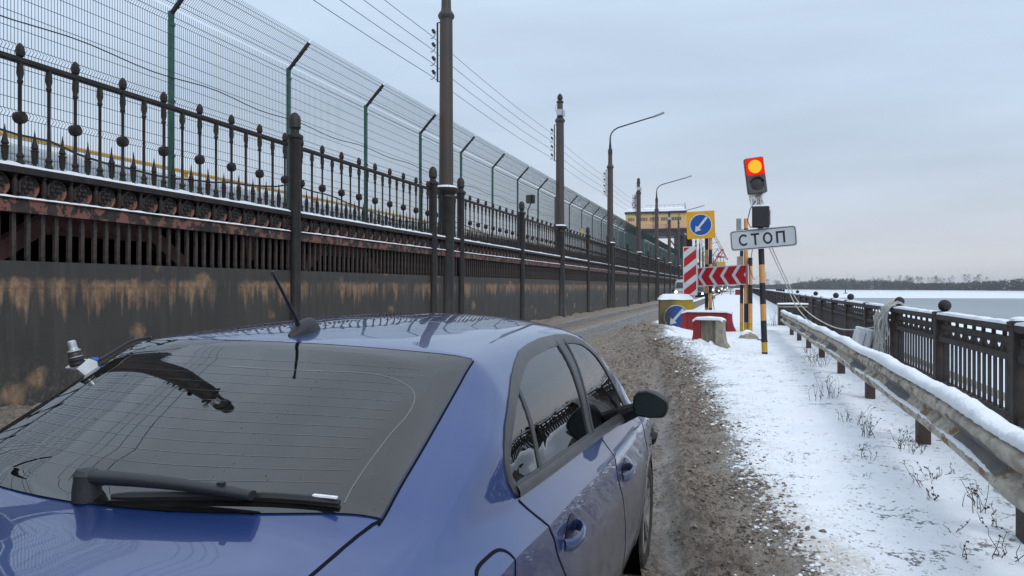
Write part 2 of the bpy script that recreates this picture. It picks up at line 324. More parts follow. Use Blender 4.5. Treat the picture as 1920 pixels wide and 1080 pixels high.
# ------------------------------------------------------------------ mesh helpers
class MB:
    def __init__(s): s.v, s.f, s.m = [], [], []
    def add(s, vs, fs, mi=0):
        o = len(s.v); s.v += [tuple(p) for p in vs]
        for f in fs: s.f.append(tuple(i+o for i in f)); s.m.append(mi)
    def box(s, x0, x1, y0, y1, z0, z1, mi=0, bev=0):
        if bev:
            return s.bbox((x0+x1)/2, (y0+y1)/2, (z0+z1)/2, x1-x0, y1-y0, z1-z0, bev, mi)
        s.add([(x0,y0,z0),(x1,y0,z0),(x1,y1,z0),(x0,y1,z0),(x0,y0,z1),(x1,y0,z1),(x1,y1,z1),(x0,y1,z1)],
              [(3,2,1,0),(4,5,6,7),(0,1,5,4),(1,2,6,5),(2,3,7,6),(3,0,4,7)], mi)
    def bbox(s, cx, cy, cz, sx, sy, sz, b, mi=0):
        """box with bevelled vertical edges and chamfered top and bottom"""
        b = min(b, sx*.45, sy*.45, sz*.45)
        def ring(i, z):
            hx, hy = sx/2-i, sy/2-i; c = b
            return [(cx-hx+c,cy-hy,z),(cx+hx-c,cy-hy,z),(cx+hx,cy-hy+c,z),(cx+hx,cy+hy-c,z),(cx+hx-c,cy+hy,z),(cx-hx+c,cy+hy,z),(cx-hx,cy+hy-c,z),(cx-hx,cy-hy+c,z)]
        vs = ring(b*.6, cz-sz/2)+ring(0, cz-sz/2+b*.6)+ring(0, cz+sz/2-b*.6)+ring(b*.6, cz+sz/2)
        fs = [tuple(range(7,-1,-1)), tuple(range(24,32))]
        for k in range(3):
            for i in range(8): j=(i+1)%8; fs.append((k*8+i,k*8+j,k*8+8+j,k*8+8+i))
        s.add(vs, fs, mi)
    def obox(s, c, size, mat3=None, mi=0, bev=0):
        t = MB(); sx, sy, sz = size; t.box(-sx/2,sx/2,-sy/2,sy/2,-sz/2,sz/2,mi,bev)
        mt = mat3 or Matrix.Identity(3)
        s.add([Vector(c)+mt@Vector(p) for p in t.v], t.f, mi)
    def bar(s, a, b, w, h=None, mi=0):
        """rectangular bar between two points"""
        a, b = Vector(a), Vector(b); d = b-a; L = d.length; h = h or w
        q = d.to_track_quat('Z','Y').to_matrix(); s.obox((a+b)/2, (w,h,L), q, mi)
    def tube(s, pts, r, n=8, mi=0, cap=True):
        pts = [Vector(p) for p in pts]; k = len(pts)
        rs = r if isinstance(r, (list,tuple)) else [r]*k
        up = None; rings = []
        for i, p in enumerate(pts):
            t = (pts[min(i+1,k-1)]-pts[max(i-1,0)])
            t = t.normalized() if t.length > 1e-9 else Vector((0,0,1))
            if up is None:
                up = Vector((0,0,1)) if abs(t.z) < .9 else Vector((1,0,0))
            x = up.cross(t); 
            if x.length < 1e-6: x = Vector((0,1,0)).cross(t)
            x.normalize(); up = t.cross(x)
            rings.append([p+(x*math.cos(2*math.pi*j/n)+up*math.sin(2*math.pi*j/n))*rs[i] for j in range(n)])
        vs = [q for rg in rings for q in rg]; fs = []
        for i in range(k-1):
            for j in range(n): jj=(j+1)%n; fs.append((i*n+j,i*n+jj,(i+1)*n+jj,(i+1)*n+j))
        if cap: fs += [tuple(range(n-1,-1,-1)), tuple((k-1)*n+j for j in range(n))]
        s.add(vs, fs, mi)
    def lathe(s, prof, n=12, c=(0,0,0), axis='z', mi=0, cap=True):
        vs = []; k = len(prof)
        for r, z in prof:
            for j in range(n):
                a = 2*math.pi*j/n; x, y = r*math.cos(a), r*math.sin(a)
                p = (x,y,z) if axis=='z' else ((z,x,y) if axis=='x' else (y,z,x))
                vs.append((p[0]+c[0],p[1]+c[1],p[2]+c[2]))
        fs = []
        for i in range(k-1):
            for j in range(n): jj=(j+1)%n; fs.append((i*n+j,i*n+jj,(i+1)*n+jj,(i+1)*n+j))
        if cap: fs += [tuple(range(n-1,-1,-1)), tuple((k-1)*n+j for j in range(n))]
        s.add(vs, fs, mi)
    def ext(s, poly, vec, mi=0):
        """extrude a planar polygon of 3-D points by a vector"""
        n = len(poly); v = Vector(vec); p = [Vector(q) for q in poly]
        s.add(p+[q+v for q in p], [tuple(range(n-1,-1,-1)), tuple(range(n,2*n))]+[(i,(i+1)%n,n+(i+1)%n,n+i) for i in range(n)], mi)
    def sheet(s, rows, mi=0, flip=False):
        """quad grid from rows of points"""
        nr, nc = len(rows), len(rows[0]); fs = []
        for i in range(nr-1):
            for j in range(nc-1):
                q = (i*nc+j, i*nc+j+1, (i+1)*nc+j+1, (i+1)*nc+j); fs.append(q[::-1] if flip else q)
        s.add([p for r in rows for p in r], fs, mi)
    def xf(s, mat):
        t = MB(); t.v = [tuple(mat@Vector(p)) for p in s.v]; t.f = list(s.f); t.m = list(s.m); return t
    def join(s, o, off=(0,0,0)):
        k = len(s.v); s.v += [(p[0]+off[0],p[1]+off[1],p[2]+off[2]) for p in o.v]
        s.f += [tuple(i+k for i in f) for f in o.f]; s.m += o.m
    def mesh(s, name, mats, smooth=35):
        me = bpy.data.meshes.new(name); me.from_pydata(s.v, [], s.f)
        mats = mats if isinstance(mats, (list,tuple)) else [mats]
        for m in mats: me.materials.append(M[m] if isinstance(m, str) else m)
        if len(mats) > 1: me.polygons.foreach_set('material_index', s.m)
        if smooth:
            me.polygons.foreach_set('use_smooth', [True]*len(me.polygons)); me.set_sharp_from_angle(angle=R(smooth))
        me.update(); return me
def link(name, me, parent=None, loc=(0,0,0), rz=0):
    o = bpy.data.objects.new(name, me); COL.objects.link(o); o.parent = parent
    o.location = loc; o.rotation_euler = (0,0,rz); return o
def part(name, mb, mats, parent, loc=(0,0,0), smooth=35, label=None):
    o = link(name, mb.mesh(name, mats, smooth), parent, loc)
    if label: o['label'] = label
    return o
def tag(o, label, cat, group=None):
    o['label'] = label; o['category'] = cat
    if group: o['group'] = group
    return o
def thing(name, label, cat, loc=(0,0,0), rz=0, group=None):
    o = bpy.data.objects.new(name, None); COL.objects.link(o); o.location = loc; o.rotation_euler = (0,0,rz); o.empty_display_size = .2
    return tag(o, label, cat, group)
def solo(name, mb, mats, label, cat, loc=(0,0,0), rz=0, group=None, smooth=35):
    return tag(link(name, mb.mesh(name, mats, smooth), None, loc, rz), label, cat, group)
def struct(name, mb, mats, smooth=35):
    o = link(name, mb.mesh(name, mats, smooth)); o['kind'] = 'structure'; return o
def fbm(x, y, z=0, sc=1., oc=4):
    return mnoise.fractal((x*sc, y*sc, z*sc), .9, 2.1, oc)
ORD = ['first','second','third','fourth','fifth','sixth','seventh','eighth','ninth','tenth','eleventh','twelfth','thirteenth','fourteenth','fifteenth']
def sstep(a, b, x):
    t = min(1, max(0, (x-a)/(b-a))); return t*t*(3-2*t)

# ------------------------------------------------------------------ ground
EDGE = [(-20,.8),(2,.45),(4.35,.19),(5.2,.12),(6.4,.04),(8.1,-.10),(9.4,-.40),(11.8,-.64),(14.9,-.95),(17.5,-1.4),(20.1,-1.9),(24,-2.5),(27.5,-2.95),(31.4,-3.4),(36,-3.75),(50,-3.9),(400,-3.9)]
EY = [e[0] for e in EDGE]; EX = [e[1] for e in EDGE]
def edge_x(y): return float(np.interp(y, EY, EX))
def rut_w(x, ex): return math.exp(-((x-(ex-.55))/.13)**2)
def ground_fn(x, y):
    """height and cover of the carriageway and the snowy closed lane"""
    far0 = sstep(9,16,y)*(1-sstep(24,32,y))
    ex = edge_x(y) + .22*fbm(3.1, y, 0, .55, 3)
    d = x-ex
    s = 1-sstep(-.28, .34+.35*far0, d)
    far = sstep(14, 45, y)
    rough = fbm(x*1.0, y*.8, 1.7, 2.2, 5)
    rip = fbm(x*3.0, y*7.0, 5.0, 1.6, 4)
    # tyre tracks in the running lane
    wet = 0.
    for c, wd in ((-7.05,.55),(-5.05,.6)):
        a = abs(x-c-.1*fbm(c, y, 0, .15, 2)); wet = max(wet, 1-sstep(wd*.75, wd*1.2, a))
    wet *= sstep(9, 16, y)
    if x < -7.3 or x > ex-.5: wet *= 0. if x > ex-.15 else 1.
    wet = max(wet, .6*rut_w(x, ex)*(1-sstep(11,17,y)))
    # smoother rut where cars stop, beside the blue car
    rut = rut_w(x, ex)*(1-sstep(14,22,y))
    near = 1-sstep(18, 30, y); rut0 = rut_w(x, ex)
    clod = 0.
    if s > .05 and near > 0:
        f1 = mnoise.voronoi((x*8.5+.4*rip, y*7+.4*rough, 0))[0][0]; f2 = mnoise.voronoi((x*19, y*16, 3))[0][0]
        clod = (.060*max(0,1-f1*1.7)*sstep(-.3,.4,fbm(x,y,6,1.3,3)) + .034*max(0,1-f2*1.7))*near*(1-.75*rut0)
    z = s*(.034*rough + .022*rip*(1-far) + clod)*(1-.85*wet) - .05*rut*s - .02*wet
    z += s*.05*math.exp(-((d+.25)/.22)**2)*(.7+.6*rough)             # ridge of pushed slush
    z += s*.035*math.exp(-((x+6.05)/.35)**2)*sstep(9,16,y)
    # mound the plough left where the lane is closed
    mound = .34*math.exp(-((x+2.9)/1.0)**2-((y-24.5)/3.2)**2) + .20*math.exp(-((x+1.3)/.9)**2-((y-18.5)/3.5)**2)
    z += mound*(1+.7*rough)
    snow = (1-s)
    z += snow*(.11+.018*fbm(x,y,9,.9,3)+.008*fbm(x,y,4,5,3))
    z += snow*.05*sstep(16.2,17.0,y)*(1-sstep(17.6,19.2,y))*math.exp(-((x-.35)/.7)**2)
    if x < -7.35:
        k = sstep(-7.35,-8.1,x) if False else sstep(0,.8,-7.35-x)
        z += k*(.13+.10*fbm(x,y,2,1.1,4)+.05*rough)
        wet *= 1-sstep(0,.35,-7.35-x)
    dirt = max(0., 1-sstep(0.0, .85, d))*sstep(-.4,-.0,d)*(1-.55*far)*(1-.35*sstep(4.8,7.5,y)) + .20*(1-sstep(.6,2.2,d)) *sstep(0,.5,d)
    s = s*(1-.55*min(1,mound/.25)*sstep(-3.3,-1.2,x))
    return z, s, wet, dirt
def build_ground():
    ys = list(np.arange(-14, 1, .5))+list(np.arange(1, 9, .024))+list(np.arange(9,16,.05)); st = .05
    while ys[-1] < 620: st *= 1.045; ys.append(ys[-1]+st)
    xs = list(np.arange(-8.6, -2.2, .1))+list(np.arange(-2.2, -.9, .04))+list(np.arange(-.9, 1.0, .022))+list(np.arange(1.0,3.3,.07))+[3.3]
    v, c = [], []
    for y in ys:
        for x in xs:
            z, s, w_, d = ground_fn(x, y); v.append((x,y,z)); c += [s,w_,d,1.]
    nx = len(xs); f = [(i*nx+j,i*nx+j+1,(i+1)*nx+j+1,(i+1)*nx+j) for i in range(len(ys)-1) for j in range(nx-1)]
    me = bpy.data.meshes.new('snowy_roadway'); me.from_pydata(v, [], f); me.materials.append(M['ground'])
    ca = me.color_attributes.new('cover', 'FLOAT_COLOR', 'POINT'); ca.data.foreach_set('color', c)
    me.polygons.foreach_set('use_smooth', [True]*len(f)); me.update()
    o = link('roadway', me); o['kind'] = 'structure'
build_ground()
def lumps(name, mt, n, fn, seed, label):
    """loose crumbs lying on the ground: nobody could count them"""
    r = random.Random(seed); b = MB(); t = (1+5**.5)/2
    ico = [Vector(p).normalized() for p in ((-1,t,0),(1,t,0),(-1,-t,0),(1,-t,0),(0,-1,t),(0,1,t),(0,-1,-t),(0,1,-t),(t,0,-1),(t,0,1),(-t,0,-1),(-t,0,1))]
    fc = [(0,11,5),(0,5,1),(0,1,7),(0,7,10),(0,10,11),(1,5,9),(5,11,4),(11,10,2),(10,7,6),(7,1,8),(3,9,4),(3,4,2),(3,2,6),(3,6,8),(3,8,9),(4,9,5),(2,4,11),(6,2,10),(8,6,7),(9,8,1)]
    k = 0
    while k < n:
        q = fn(r)
        if q is None: continue
        x, y, rad = q; z = ground_fn(x, y)[0]; k += 1
        sx, sy, sz, a = r.uniform(.7,1.5), r.uniform(.7,1.3), r.uniform(.45,.8), r.uniform(0,6.28); ca_, sa_ = math.cos(a), math.sin(a); vs = []
        for p in ico:
            j = rad*r.uniform(.55,1.35); px, py = p.x*sx*j, p.y*sy*j; vs.append((x+px*ca_-py*sa_, y+px*sa_+py*ca_, z+p.z*sz*j+rad*.1))
        b.add(vs, fc)
    o = link(name, b.mesh(name, mt, 25)); o['kind'] = 'stuff'; o['label'] = label
def slush_pick(r):
    y = 2.6+22*r.random()**1.9; ex = edge_x(y); x = ex-abs(r.gauss(0,.75))+r.uniform(-.02,.3) if r.random() < .75 else ex+r.gauss(-.1,.16)
    if x < -3.6 or rut_w(x, ex) > .5 and r.random() < .8: return None
    g = fbm(x,y,4,1.6,3)
    if r.random() > .45+.9*g: return None
    return x, y, min(.021, .0045+.0048*r.expovariate(1.0))*(.85+.035*y)
def snow_pick(r):
    y = 2.6+20*r.random()**1.6; ex = edge_x(y); x = ex+r.gauss(.16,.16)
    if r.random() > .5+fbm(x,y,2,2,3): return None
    return x, y, min(.020, .004+.0048*r.expovariate(1.0))*(.85+.03*y)
lumps('slush_lumps', 'slush_lump', 15000, slush_pick, 5, 'loose brown clods of slush beside the car')
lumps('snow_crumbs', 'snow', 1800, snow_pick, 6, 'broken crumbs of snow along the slush edge')
WZ = -7.0
b = MB(); b.box(3.3, 3.6, -40, 620, WZ-1, .1); struct('embankment', b, 'concrete', 0)
b = MB(); b.sheet([[(3.4,-400,WZ),(4000,-400,WZ)],[(3.4,420,WZ),(4000,420,WZ)],[(3.4,6000,WZ),(4000,6000,WZ)]], 0); struct('lake_ice', b, 'ice', 0)
b = MB()
rows = []
for i in range(90):
    x = -30+i*22.; rows.append((x, 625+14*fbm(x,0,0,.012,3)))
b.sheet([[(x,y,WZ+.05) for x,y in rows],[(x,y+5200,WZ+.05) for x,y in rows]], 0, True)
b.sheet([[(3.6,-60,WZ+.05),(52,-60,WZ+.05)],[(3.6,500,WZ+.05),(46,500,WZ+.05)]])
struct('snow_on_lake', b, 'far_snow', 0)
def shore_y(x): return 1806-1.35*x+10*fbm(x,1,0,.01,3)
b = MB()
rs = [(-600+i*20.) for i in range(85)]
b.sheet([[(x,shore_y(x)-18,WZ+.1) for x in rs],[(x,shore_y(x),WZ+2.2) for x in rs],[(x,shore_y(x)+4000,WZ+5) for x in rs]], 0, True)
struct('far_shore', b, 'far_snow', 30)
# ------------------------------------------------------------------ left side: steel wall, ornamental railing, mesh fence, poles
W = 8.4; L0 = 21.37; P = 15.1
ZW, ZB0, ZB1, ZB2, ZB3, ZH = 1.915, 2.50, 2.67, 2.97, 3.05, 4.39     # wall top, bars, rust beam, medallions, upper beam, handrail
YEND = 330
b = MB(); b.box(-W-.06, -W+.03, -12, YEND, -.3, ZW)
b.box(-W+.0295, -W+.034, -12, YEND, 1.585, 1.60)
wall = struct('retaining_wall', b, 'wall', 0); del wall['kind']; tag(wall, 'long dark steel retaining wall streaked with rust below the ornamental railing', 'wall')
# deck of the dam behind the railing, with its dark underside
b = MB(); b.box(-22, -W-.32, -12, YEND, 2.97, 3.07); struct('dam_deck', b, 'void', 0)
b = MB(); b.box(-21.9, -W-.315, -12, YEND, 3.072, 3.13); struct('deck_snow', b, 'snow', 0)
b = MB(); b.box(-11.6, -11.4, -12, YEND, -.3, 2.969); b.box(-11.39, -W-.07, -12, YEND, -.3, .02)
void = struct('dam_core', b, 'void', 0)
girders = []
gi = 0
for k in range(-2, 30):
    y = 1.9+3.53*k
    if y < -4: continue
    t = thing('deck_girder', 'faded red girder bracket behind the wall bars, %s from the left' % (ORD[gi] if gi < 15 else 'far one'), 'girder', (-W-.55, y, 0), 0, 'girders under the dam deck')
    if gi >= 15: t['label'] = 'faded red girder bracket under the deck too far off to tell apart'
    gi += 1
    b = MB()
    if k % 2 == 0:
        b.box(0,.10,-.95,.95,2.3,2.96); b.box(.10,.13,-.75,.75,2.38,2.5)
        part('web_plate', b, 'girder', t)
        for sg in (-1,1):
            b = MB(); b.bar((.05,sg*.93,2.45),(.05,sg*1.75,1.95),.16,.22); part('brace', b, 'girder', t)
    else:
        b = MB(); b.ext([(.0,-.22,2.96),(.0,.22,2.96),(.0,.1,2.1),(.0,-.1,2.1)], (.1,0,0)); part('web_plate', b, 'girder', t)
        b = MB(); b.box(.02,.08,-.05,.05,1.5,2.1); part('brace', b, 'girder', t)
b = MB(); b.box(-W-.60, -W-.50, -12, YEND, 2.84, 2.965); 
solo('edge_beam', b, 'girder', 'long red-brown edge beam running under the deck behind the bars', 'beam', smooth=0)

# --- ornamental railing: shared meshes
def m_bal(ball):
    b = MB()
    b.lathe([(.055,3.05),(.05,3.10),(.032,3.16),(.045,3.19),(.024,3.24),(.020,3.6),(.021,4.06),(.036,4.10),(.026,4.13),(.042,4.20),(.036,4.30),(.03,4.335)], 8)
    if ball:
        b.lathe([(.02,4.39),(.045,4.41),(.055,4.46),(.046,4.52),(.02,4.56),(.004,4.57)], 8)
    return b
def m_disc():
    b = MB(); b.lathe([(.004,-.062),(.045,-.060),(.050,-.048),(.070,-.048),(.076,-.030),(.076,.030),(.070,.048),(.050,.048),(.045,.060),(.004,.062)], 14, (0,0,3.66), 'x'); return b
def m_spear():
    b = MB(); b.lathe([(.022,3.05),(.022,3.12),(.035,3.13),(.042,3.27),(.052,3.285),(.030,3.30),(.044,3.32),(.018,3.42),(.003,3.55)], 6); return b
def m_med():
    b = MB(); z = (ZB1+ZB2)/2
    b.lathe([(.03,-.035),(.125,-.035),(.146,-.02),(.146,.028),(.130,.036),(.118,.024),(.112,.012),(.004,.012)], 20, (0,0,z), 'x')
    for i in range(6):
        a = i*math.pi/3; c = (.014, .062*math.cos(a), z+.062*math.sin(a))
        b.lathe([(.034,-.005),(.03,.014),(.012,.022),(.003,.023)], 7, c, 'x')
        a += math.pi/6; c = (.014, .095*math.cos(a), z+.095*math.sin(a)); b.lathe([(.016,-.005),(.012,.012),(.003,.014)], 6, c, 'x')
    b.lathe([(.03,0),(.024,.03),(.003,.036)], 8, (.012,0,z), 'x'); return b
def m_mini():
    b = MB(); b.lathe([(.034,ZB1+.001),(.034,ZB1+.03),(.02,ZB1+.05),(.036,ZB1+.10),(.03,ZB1+.15),(.036,ZB1+.20),(.02,ZB1+.25),(.034,ZB1+.27),(.034,ZB2-.001)], 7, (.03,0,0)); return b
def m_bar():
    b = MB(); b.box(-.02,.02,-.028,.028,ZW-.02,ZB0+.01); return b
ME = {}
for k, (fn, mt) in dict(bal=(lambda: m_bal(False),'iron'), balb=(lambda: m_bal(True),'iron'), disc=(m_disc,'iron'), spear=(m_spear,'iron'), med=(m_med,'medal'), mini=(m_mini,'iron'), bar=(m_bar,'bar_iron')).items():
    ME[k] = fn().mesh({'bal':'baluster','balb':'baluster','disc':'disc','spear':'spear','med':'medallion','mini':'colonnette','bar':'bar'}[k], mt)
def snow_strip(y0, y1, x0, x1, z, h, step=.07, seed=0):
    b = MB(); n = max(2,int((y1-y0)/step)); rows = []
    for i in range(n+1):
        y = y0+(y1-y0)*i/n; hh = h*(.55+.7*abs(fbm(seed,y,0,5,3))+.35*abs(fbm(seed,y,3,17,2)))
        if i in (0,n): hh *= .3
        rows.append([(x0,y,z),(x0+.012,y,z+hh*.8),((x0+x1)/2,y,z+hh),(x1-.012,y,z+hh*.75),(x1,y,z)])
    b.sheet(rows); return b
def bay_items(n):
    it = []; L = n*.4055; y0 = -L/2
    for i in range(n):
        y = y0+.4055*(i+.5)
        it += [('balb' if i%2==0 else 'bal', 'baluster', y)]
        if i%2==0: it.append(('disc','disc',y))
        if i < n-1: it.append(('spear','spear',y+.203))
        it += [('med','medallion',y+.10),('bar','bar',y-.1),('bar','bar',y+.1)]
        it.append(('mini','colonnette',y-.10))
    return it, L
def beams(L):
    return dict(handrail=(lambda b: (b.box(-.035,.035,-L/2,L/2,ZH-.055,ZH), b.box(-.02,.02,-L/2,L/2,ZH-.075,ZH-.056)), 'iron'),
                upper_beam=(lambda b: (b.box(-.10,.10,-L/2,L/2,ZB2,ZB3)), 'iron'),
                lower_beam=(lambda b: (b.box(-.07,.08,-L/2,L/2,ZB0,ZB1-.012), b.box(-.06,.105,-L/2,L/2,ZB1-.011,ZB1)), 'iron_rusty'))
bay_cache = {}
def railing_bay(yc, n, L, detailed, label, group):
    it, L_ = bay_items(n)
    if detailed:
        t = thing('iron_railing', label, 'railing', (-W,yc,0), 0, group)
        for nm,(fn,mt) in beams(L).items():
            b = MB(); fn(b); part(nm, b, mt, t, smooth=0)
        sn = snow_strip(-L/2, L/2, -.09, .095, ZB3, .06, seed=yc); sn.join(snow_strip(-L/2, L/2, -.05, .10, ZB1, .035, seed=yc+9))
        part('snow_cap', sn, 'snow', t)
        last = {}
        for k, nm, y in it:
            o = link(nm, ME[k], last['bal'] if k=='disc' else t, (0,0,0) if k=='disc' else (0,y,0))
            if nm == 'baluster': last['bal'] = o
        return t
    if n not in bay_cache:
        b = MB(); mats = ['iron','iron_rusty','bar_iron','snow','medal']
        for nm,(fn,mt) in beams(L).items():
            q = MB(); fn(q); q.m = [mats.index(mt)]*len(q.f); b.join(q)
        for k, nm, y in it:
            q = {'bal':lambda: m_bal(False),'balb':lambda: m_bal(True),'disc':m_disc,'spear':m_spear,'med':m_med,'mini':m_mini,'bar':m_bar}[k]()
            mi = 4 if k=='med' else (2 if k=='bar' else 0); q.m = [mi]*len(q.f); b.join(q, (0,y,0))
        q = snow_strip(-L/2, L/2, -.09, .095, ZB3, .045, .2, 3); q.join(snow_strip(-L/2, L/2, -.05, .10, ZB1, .022, .2, 5)); q.join(snow_strip(-L/2, L/2, -.035, .035, ZH, .02, .2, 7)); q.m = [3]*len(q.f); b.join(q)
        bay_cache[n] = b.mesh('iron_railing', mats)
    return tag(link('iron_railing', bay_cache[n], None, (-W,yc,0)), label, 'railing', group)
pb = MB()
pb.lathe([(.135,-.1),(.135,.25),(.115,.3),(.115,4.40),(.13,4.43),(.13,4.47),(.165,4.50),(.165,4.55),(.12,4.58),(.09,4.60),(.085,4.66),(.12,4.71),(.115,4.76),(.118,4.86),(.095,4.94),(.05,4.99),(.005,5.01)], 14)
post_me = pb.mesh('railing_post', 'pole_black')
pc = MB(); pc.lathe([(.09,4.66),(.118,4.70),(.118,4.86),(.095,4.94),(.05,4.99),(.005,5.012)],10)
def bays_near(i):
    return ['ornamental black iron railing panel above the rusty wall, ' + s for s in (
        'the nearest one at the left edge of the picture', 'the panel just left of the nearest finial post', 'the panel between the nearest finial post and the next one')][i]
layout = []      # (kind, y0, y1)
for k in range(-1, 9):
    L = L0+2*P*k
    for a, c_, n in ((L-P, L-P+6.85, 17),(L-P+7.0, L-1.13, 17),(L-1.13, L, 2),(L, L+1.13, 2),(L+1.13, L+8.05, 17),(L+8.2, L+P, 17)):
        layout.append((a, c_, n))
posts_y = []
for k in range(-1, 9):
    L = L0+2*P*k; posts_y += [L-P+6.92, L-1.13, L+1.13, L+8.12]
posts_y = [y for y in posts_y if y > -3]
nvis = 0
for a, c_, n in layout:
    if c_ < -10: continue
    yc, L = (a+c_)/2, c_-a
    vis = c_ > 6; det = vis and yc < 40
    if vis:
        nvis += 1
        where = '%s railing panel from the left edge of the picture' % ORD[nvis-1] if nvis <= 15 else None
        lab = ('short ' if n == 2 else '') + ('ornamental black iron railing panel, ' + where if where else 'far ornamental railing panel merging into the dark band beside the road')
    else: lab = 'ornamental railing panel on the wall behind the viewer, seen only mirrored in the car'
    railing_bay(yc, n, L-.22, det, lab, 'ornamental railing panels along the dam')
nv = 0
for y in posts_y:
    vis = y > 6
    if vis: nv += 1
    if nv <= 8 and vis: lab = 'black iron railing post with acorn finial, %s from the left in the picture' % ORD[nv-1]
    elif vis: lab = 'far black railing post standing along the dark wall down the road'
    else: lab = 'railing post on the wall behind the viewer, seen only mirrored in the car'
    o = tag(link('railing_post', post_me, None, (-W+.06,y,0)), lab, 'post', 'finial posts of the ornamental railing')

# --- tall poles carrying wires and lamps
def insul():
    b = MB(); b.lathe([(.012,0),(.012,.05),(.05,.055),(.055,.10),(.035,.115),(.048,.13),(.045,.17),(.012,.19)],8)
    b.tube([(0,0,.02),(-.06,0,-.03),(-.16,0,-.04),(-.2,0,.0)],.012,5); return b
ins_me = insul().mesh('insulator', 'black')
INS_Z = (9.20, 8.80, 8.39, 7.98); INS_X = -.36
def pole(y, lamp, label):
    t = thing('utility_pole', label, 'pole', (-W+.02,y,0), 0, 'tall poles along the dam')
    b = MB(); b.lathe([(.27,-.2),(.27,.3),(.235,.35),(.235,4.2),(.27,4.25),(.25,4.32),(.33,4.40),(.36,4.45),(.36,4.52),(.28,4.58)],20)
    if lamp == 2: pass
    s_ = part('base_sleeve', b, 'pole_black', t)
    sc = MB(); sc.lathe([(.35,4.52),(.34,4.55),(.24,4.60),(.20,4.61)],16); part('snow_cap', sc, 'snow', s_)
    b = MB(); b.lathe([(.215,4.56),(.205,6.),(.19,9.55),(.23,9.59),(.25,9.66),(.22,9.73),(.16,9.80),(.145,9.9),(.135,10.55)],16); part('shaft', b, 'pole', t)
    br = MB(); br.tube([(-.18,0,9.48),(INS_X+.08,0,9.48),(INS_X+.08,0,7.72),(-.18,0,7.72)],.028,6); bk = part('wire_bracket', br, 'black', t)
    for z in INS_Z:
        o = link('insulator', ins_me, bk, (INS_X+.02,0,z-.05)); o.rotation_euler = (0,R(-35),0)
    if lamp:
        b = MB(); b.lathe([(.15,10.5),(.15,10.8),(.10,10.9),(.06,11.3),(.05,11.6)],10); part('lamp_socket', b, 'pole_black', t)
        pts = [(0,0,11.4),(0,0,11.85)]+[(.9-.9*math.cos(a),0,11.85+.75*math.sin(a)) for a in np.linspace(.15,1.2,7)]
        pts = [(p[0],p[1],p[2]-.25) if p[2] > 11.5 else p for p in pts]
        e = pts[-1]; pts += [(e[0]+2.4,0,e[2]+.60)]
        b = MB(); b.tube(pts,.045,8); ar = part('lamp_arm', b, 'pole_black', t)
        q = pts[-1]; m = Matrix.Translation(q)@Matrix.Rotation(R(-18),4,'Y'); b = MB(); b.bbox(.28,0,.0,.75,.22,.10,.03); b.bbox(-.06,0,0,.2,.12,.12,.03); part('lamp_head', b.xf(m), 'galv', ar)
    else:
        b = MB(); b.lathe([(.135,10.5),(.175,10.54),(.175,10.59),(.12,10.63),(.10,10.68),(.14,10.73),(.13,10.85),(.06,10.95),(.005,10.99)],12); part('finial', b, 'pole_black', t)
        b = MB(); b.bbox(.02,-.22,10.02,.26,.18,.3,.03); b.bbox(.22,-.16,9.97,.12,.12,.3,.02); b.tube([(-.13,-.1,10.45),(-.22,-.12,10.25),(-.16,-.15,10.05)],.015,5); part('junction_box', b, 'steel_light', t)
    return t
pole_ys = [L0+P*k for k in range(-2, 19)]
vis_i = 0
for k in range(-2, 19):
    y = L0+P*k; lamp = (k % 2 == 0) 
    if y < 10:
        lab = 'brown wire pole standing by the wall outside the left edge of the picture' if y > 0 else 'brown lamp pole on the wall behind the viewer'
    else:
        vis_i += 1
        kind = 'brown pole with a street lamp arm and insulators' if lamp else 'brown wire pole topped by a finial and grey box'
        lab = (kind + ', %s tall pole from the left' % ORD[vis_i-1]) if vis_i <= 8 else ('far ' + ('lamp pole' if lamp else 'wire pole') + ' in the row running towards the horizon')
    pole(y, lamp, lab)
for i, z in enumerate(INS_Z):
    b = MB(); x = -W+.02+INS_X-.19
    for a, c_ in zip(pole_ys[:-1], pole_ys[1:]):
        pts = [(x, a+(c_-a)*t, z-.02-.10*4*t*(1-t)) for t in np.linspace(0,1,9)]; b.tube(pts, .010, 4, cap=False)
    solo('power_line', b, 'black', 'thin overhead wire strung between the poles, %s of the four from the top' % ORD[i], 'wire', None or (0,0,0), 0, 'four overhead wires')

# --- green welded mesh fence on the deck
XM = -W-.55; ZD = 3.13; SP = 3.42
def mesh_panel():
    up = MB(); r = .0042
    for i in range(67):
        y = -SP/2+.04+i*.05
        pts = []
        for z, o in ((3.2,0),(3.77,0),(3.82,.045),(3.87,0),(4.62,0),(4.67,.045),(4.72,0),(5.93,0),(5.98,.045),(6.03,0),(6.14,0)): pts.append((o,y,z))
        up.tube(pts, r, 3, cap=False)
    for z in (3.3,3.5,3.77,3.87,4.02,4.22,4.42,4.62,4.72,4.92,5.12,5.32,5.52,5.72,5.93,6.03): up.box(-.003,.003,-SP/2+.03,SP/2-.03,z-.0035,z+.0035)
    ov = MB(); d = Vector((.7071,0,.7071)); nrm = Vector((-.7071,0,.7071)); o0 = Vector((.02,0,6.17))
    for i in range(67):
        y = -SP/2+.04+i*.05
        pts = [o0+d*t+nrm*q+Vector((0,y,0)) for t, q in ((0,0),(.06,0),(.10,-.04),(.14,0),(.52,0),(.56,-.04),(.60,0),(.68,0))]
        ov.tube(pts, r, 3, cap=False)
    for t_ in (.06,.14,.33,.52,.60):
        p = o0+d*t_; ov.box(p.x-.003,p.x+.003,-SP/2+.03,SP/2-.03,p.z-.003,p.z+.003)
    return up.mesh('upright_mesh','wire',0), ov.mesh('overhang_mesh','wire',0)
mu, mo = mesh_panel()
